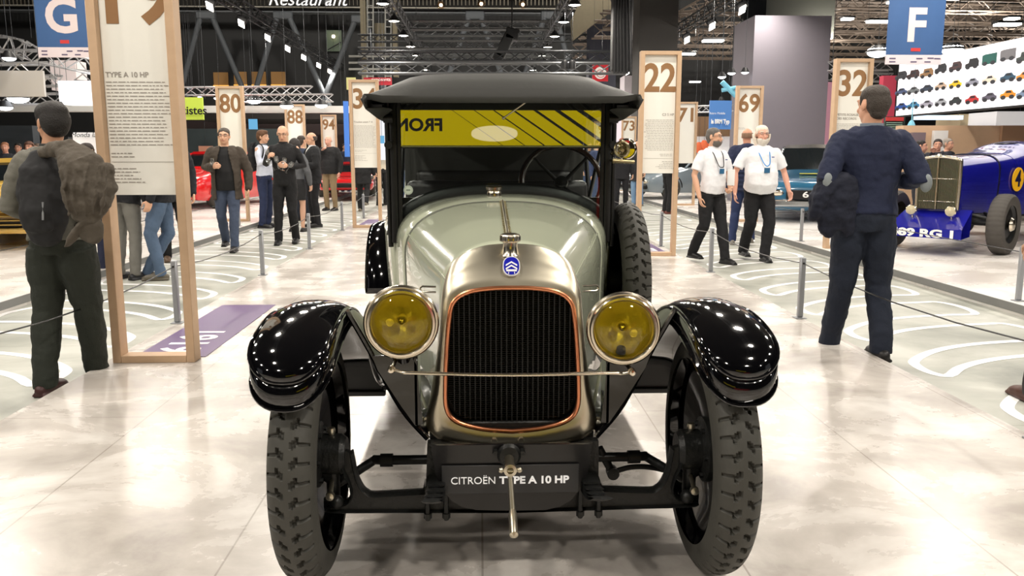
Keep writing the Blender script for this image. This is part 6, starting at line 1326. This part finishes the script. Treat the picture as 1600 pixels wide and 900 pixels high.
# right aisle: two men in white shirts
p = gp(1108, 410); R1 = person(p, math.radians(24), 'bearded man in white short-sleeved shirt with black lanyard and a paper', h=1.70, bulk=1.0, belly=.03, hair='short', hairc=(92, 88, 84), beard=('short', (98, 92, 86)), glasses=True, head=(.45, 0), top=(226, 226, 230), topk='shirt', toplen=.96, sleeve=.78, bottom=(22, 22, 25), shoes=(20, 20, 22), voxel=.008, legw=1.06, collar=(226, 226, 230),
    arms={'R': ((-.27, .03, 1.14), (-.26, -.08, .86)), 'L': ((.27, .0, 1.14), (.15, -.17, .98))}, legs=walk(.1), curl=(.9, .5))
p2 = gp(1181, 406); R2 = person(p2, math.radians(2), 'stout long white haired man in white shirt with blue lanyard', h=1.74, bulk=1.14, belly=.085, hair='long', hairc=(222, 212, 196), beard=('full', (216, 208, 196)), glasses=True, top=(230, 230, 233), topk='shirt', toplen=.94, sleeve=.78, bottom=(22, 22, 25), shoes=(20, 20, 22), voxel=.008, legw=1.12, skin=(214, 160, 138), collar=(230, 230, 233),
    arms={'R': ((-.32, .02, 1.14), (-.34, -.06, .88)), 'L': ((.33, .02, 1.14), (.36, -.10, .90))}, legs={'L': ((.11, -.13, .52), (.05, -.16, .10)), 'R': ((-.10, -.02, .50), (-.12, .16, .14))})
def lanyard(root, col, yb, zb, label):
    mb = MB(); mb.tube(catmull([(-.07, .02, 1.47), (-.075, -.09, 1.42), (-.04, yb + .0, 1.26), (0, yb - .012, zb + .05)], 4), [(.007, .003)] * 13, n=6); mb.tube(catmull([(.07, .02, 1.47), (.075, -.09, 1.42), (.04, yb + .0, 1.26), (0, yb - .012, zb + .05)], 4), [(.007, .003)] * 13, n=6)
    o = mb.build('lanyard', mat('ribbon_%d_%d_%d' % col, col, .6), root); MB().box((0, yb - .018, zb), (.075, .006, .065), .002).build('badge', mat('badge_blue', (40, 92, 130), .4), o)
lanyard(R1, (30, 30, 32), -.165, 1.19, ''); lanyard(R2, (52, 130, 196), -.225, 1.17, '')
for rt, y_ in ((R1, -.142), (R2, -.165)):
    MB().box((.10, y_, 1.335), (.035, .003, .012), .001).build('chest_emblem', mat('emblem_navy', (60, 70, 130), .5), rt)
r = tag(empty('folded_paper', (p[0] + .20, p[1] - .12, .98), .4), 'folded white paper in the hand of the bearded man', 'paper'); MB().box((0, 0, 0), (.012, .13, .2), .002).build('sheet', M_white, r)
p = gp(1160, 382); person(p, math.radians(172), 'man in navy padded jacket and jeans walking away by the 69 board', h=1.76, bulk=1.02, hair='fringe', hairc=(130, 100, 80), skin=(200, 144, 118), top=(30, 38, 66), topk='puffer', toplen=.80, bottom=(38, 50, 86), shoes=(120, 116, 108), voxel=.010, legs={'L': ((.12, -.04, .5), (.16, .02, .1)), 'R': ((-.10, -.02, .5), (-.1, .1, .14))})
p = gp(1043, 334); person(p, math.radians(100), 'man in brown leather jacket behind the 22 board', h=1.72, bulk=1.05, hair='short', hairc=(70, 60, 54), top=(66, 50, 36), topk='jacket', toplen=.92, bottom=(22, 22, 24), shoes=(96, 48, 40), voxel=.011)
p = gp(970, 330); person(p, math.radians(-6), 'young man in black suit and red tie behind the brass horn', h=1.74, hair='short', hairc=(120, 66, 44), top=(26, 26, 30), topk='coat', toplen=.78, inner=(190, 190, 196), bottom=(24, 24, 28), voxel=.010)
p = gp(995, 322); person(p, math.radians(-40), 'person in long dark coat and light jeans left of the 22 board', h=1.74, hair='short', hairc=(36, 30, 28), top=(38, 38, 40), topk='coat', toplen=.66, bottom=(112, 140, 170), shoes=(150, 146, 140), voxel=.010, arms={'R': ((-.25, -.06, 1.16), (-.1, -.26, 1.25)), 'L': ((.25, .03, 1.14), (.255, -.05, .89))})
for x, y, Y, lab, c_ in ((936, 226, 19, 'visitor in blue seen through the right of the windscreen', (50, 60, 92)), (622, 230, 24, 'dark clad visitor left of the windscreen pillar', (44, 44, 50)), (920, 232, 24, 'visitor in black seen through the windscreen', (34, 34, 38))):
    q = PT(x, y, Y); person((q.x, Y, AZ), .5, lab, h=1.7, hair='short', top=c_, topk='coat', bottom=(60, 74, 104), voxel=.013)
# visitors beyond the racing car
for x, y, Y, rz, ha, hc, lab, ar in ((1466, 218, 14.2, -.5, 'short', (44, 34, 30), 'dark haired man at the wooden stand behind the racing car', None), (1482, 217, 14.8, .5, 'short', (150, 140, 130), 'grey haired man at the wooden stand behind the racing car', None), (1440, 220, 13.6, .9, 'short', (36, 28, 26), 'man with hand at his face beside the navy jumper man', {'L': ((.25, -.06, 1.18), (.08, -.2, 1.50))}), (1307, 212, 17.5, .3, 'short', (80, 40, 36), 'visitor between the grey pylon and the 32 board', None)):
    q = PT(x, y, Y); person((q.x, Y, 0.0), rz, lab, h=q.z + .02, hair=ha, hairc=hc, top=(38, 40, 48), topk='coat', bottom=(34, 36, 44), voxel=.012, arms=ar, skin=(202, 150, 124))
# visitor cut off by the right edge
p = gp(1607, 628); m9 = person((p[0] + .23, p[1] + .0, AZ), math.radians(178), 'visitor in dark trousers and brown boots cut off by the right edge', h=1.76, hair='short', top=(40, 36, 34), topk='coat', toplen=.72, bottom=(44, 42, 42), shoes=(76, 44, 34), voxel=.009, legs={'L': ((.17, .02, .50), (.22, .03, .10)), 'R': ((-.105, -.02, .50), (-.11, .03, .10))})
# ------------------------------------------------------------------ suspension wires for everything that hangs in the hall
M_wire = mat('steel_wire', (70, 72, 75), 0.4, 0.6)
def bounds(o):
    P = []
    def rec(q):
        if q.type == 'MESH': P.extend([q.matrix_world @ Vector(c) for c in q.bound_box])
        for c in q.children: rec(c)
    rec(o); return P
bpy.context.view_layer.update()
HANG = ('stand_truss', 'curved_truss', 'cross_truss', 'lighting_truss', 'roof_truss', 'roof_girder', 'strip_light', 'halide_lamp', 'pendant_lamp', 'stage_spot', 'hanging_panel', 'fabric_drape', 'light_box', 'stand_lintel', 'letter_banner', 'green_sign', 'show_sign', 'screen', 'blue_screen', 'poster', 'stand_canopy', 'picture_billboard',
        'strip_lamp_row', 'menu_screen', 'blue_bracket', 'hanging_sign', 'round_motif_banner', 'loudspeaker_array', 'yellow_banner', 'blue_banner', 'stand_fascia', 'flood_lamp', 'glass_pendant', 'restaurant_sign', 'red_flag_panel', 'white_block', 'cream_block', 'orange_jacket', 'dark_backdrop')
for o in [q for q in COL.objects if q.parent is None and q.name.split('.')[0] in HANG]:
    P = bounds(o)
    if not P: continue
    lo = Vector([min(p[i] for p in P) for i in range(3)]); hi = Vector([max(p[i] for p in P) for i in range(3)]); k = o.name.split('.')[0]; mb = MB()
    if hi.z > 11.85: continue
    if k == 'orange_jacket': top = [((lo.x + hi.x) / 2, (lo.y + hi.y) / 2, hi.z)]
    elif k == 'flood_lamp': continue
    elif 'truss' in k or 'girder' in k:
        if hi.y - lo.y > hi.x - lo.x: top = [((lo.x * (1 - t) + hi.x * t), lo.y * (1 - t) + hi.y * t, hi.z - .05) for t in (.05, .35, .65, .95)]
        else: top = [((lo.x * (1 - t) + hi.x * t), (lo.y + hi.y) / 2, hi.z - .05) for t in (.05, .95)]
        if 'girder' in k: top = [((lo.x + hi.x) / 2 + (.5 - t) * -(hi.x - lo.x - .6) * -1, lo.y * (1 - t) + hi.y * t, hi.z - .05) for t in (.05, .5, .95)]
    elif hi.x - lo.x < .5: top = [((lo.x + hi.x) / 2, (lo.y + hi.y) / 2, hi.z - .02)]
    elif hi.y - lo.y > 3: top = [((lo.x + hi.x) / 2, lo.y * (1 - t) + hi.y * t, hi.z - .02) for t in (.05, .5, .95)]
    else: top = [(lo.x * (1 - t) + hi.x * t, (lo.y + hi.y) / 2, hi.z - .02) for t in (.06, .94)]
    inv = o.matrix_world.inverted()
    for p in top: mb.tube([inv @ Vector(p), inv @ Vector((p[0], p[1], 11.99))], .0045, n=4)
    mb.build('suspension_wire', M_wire, o, smooth=False)
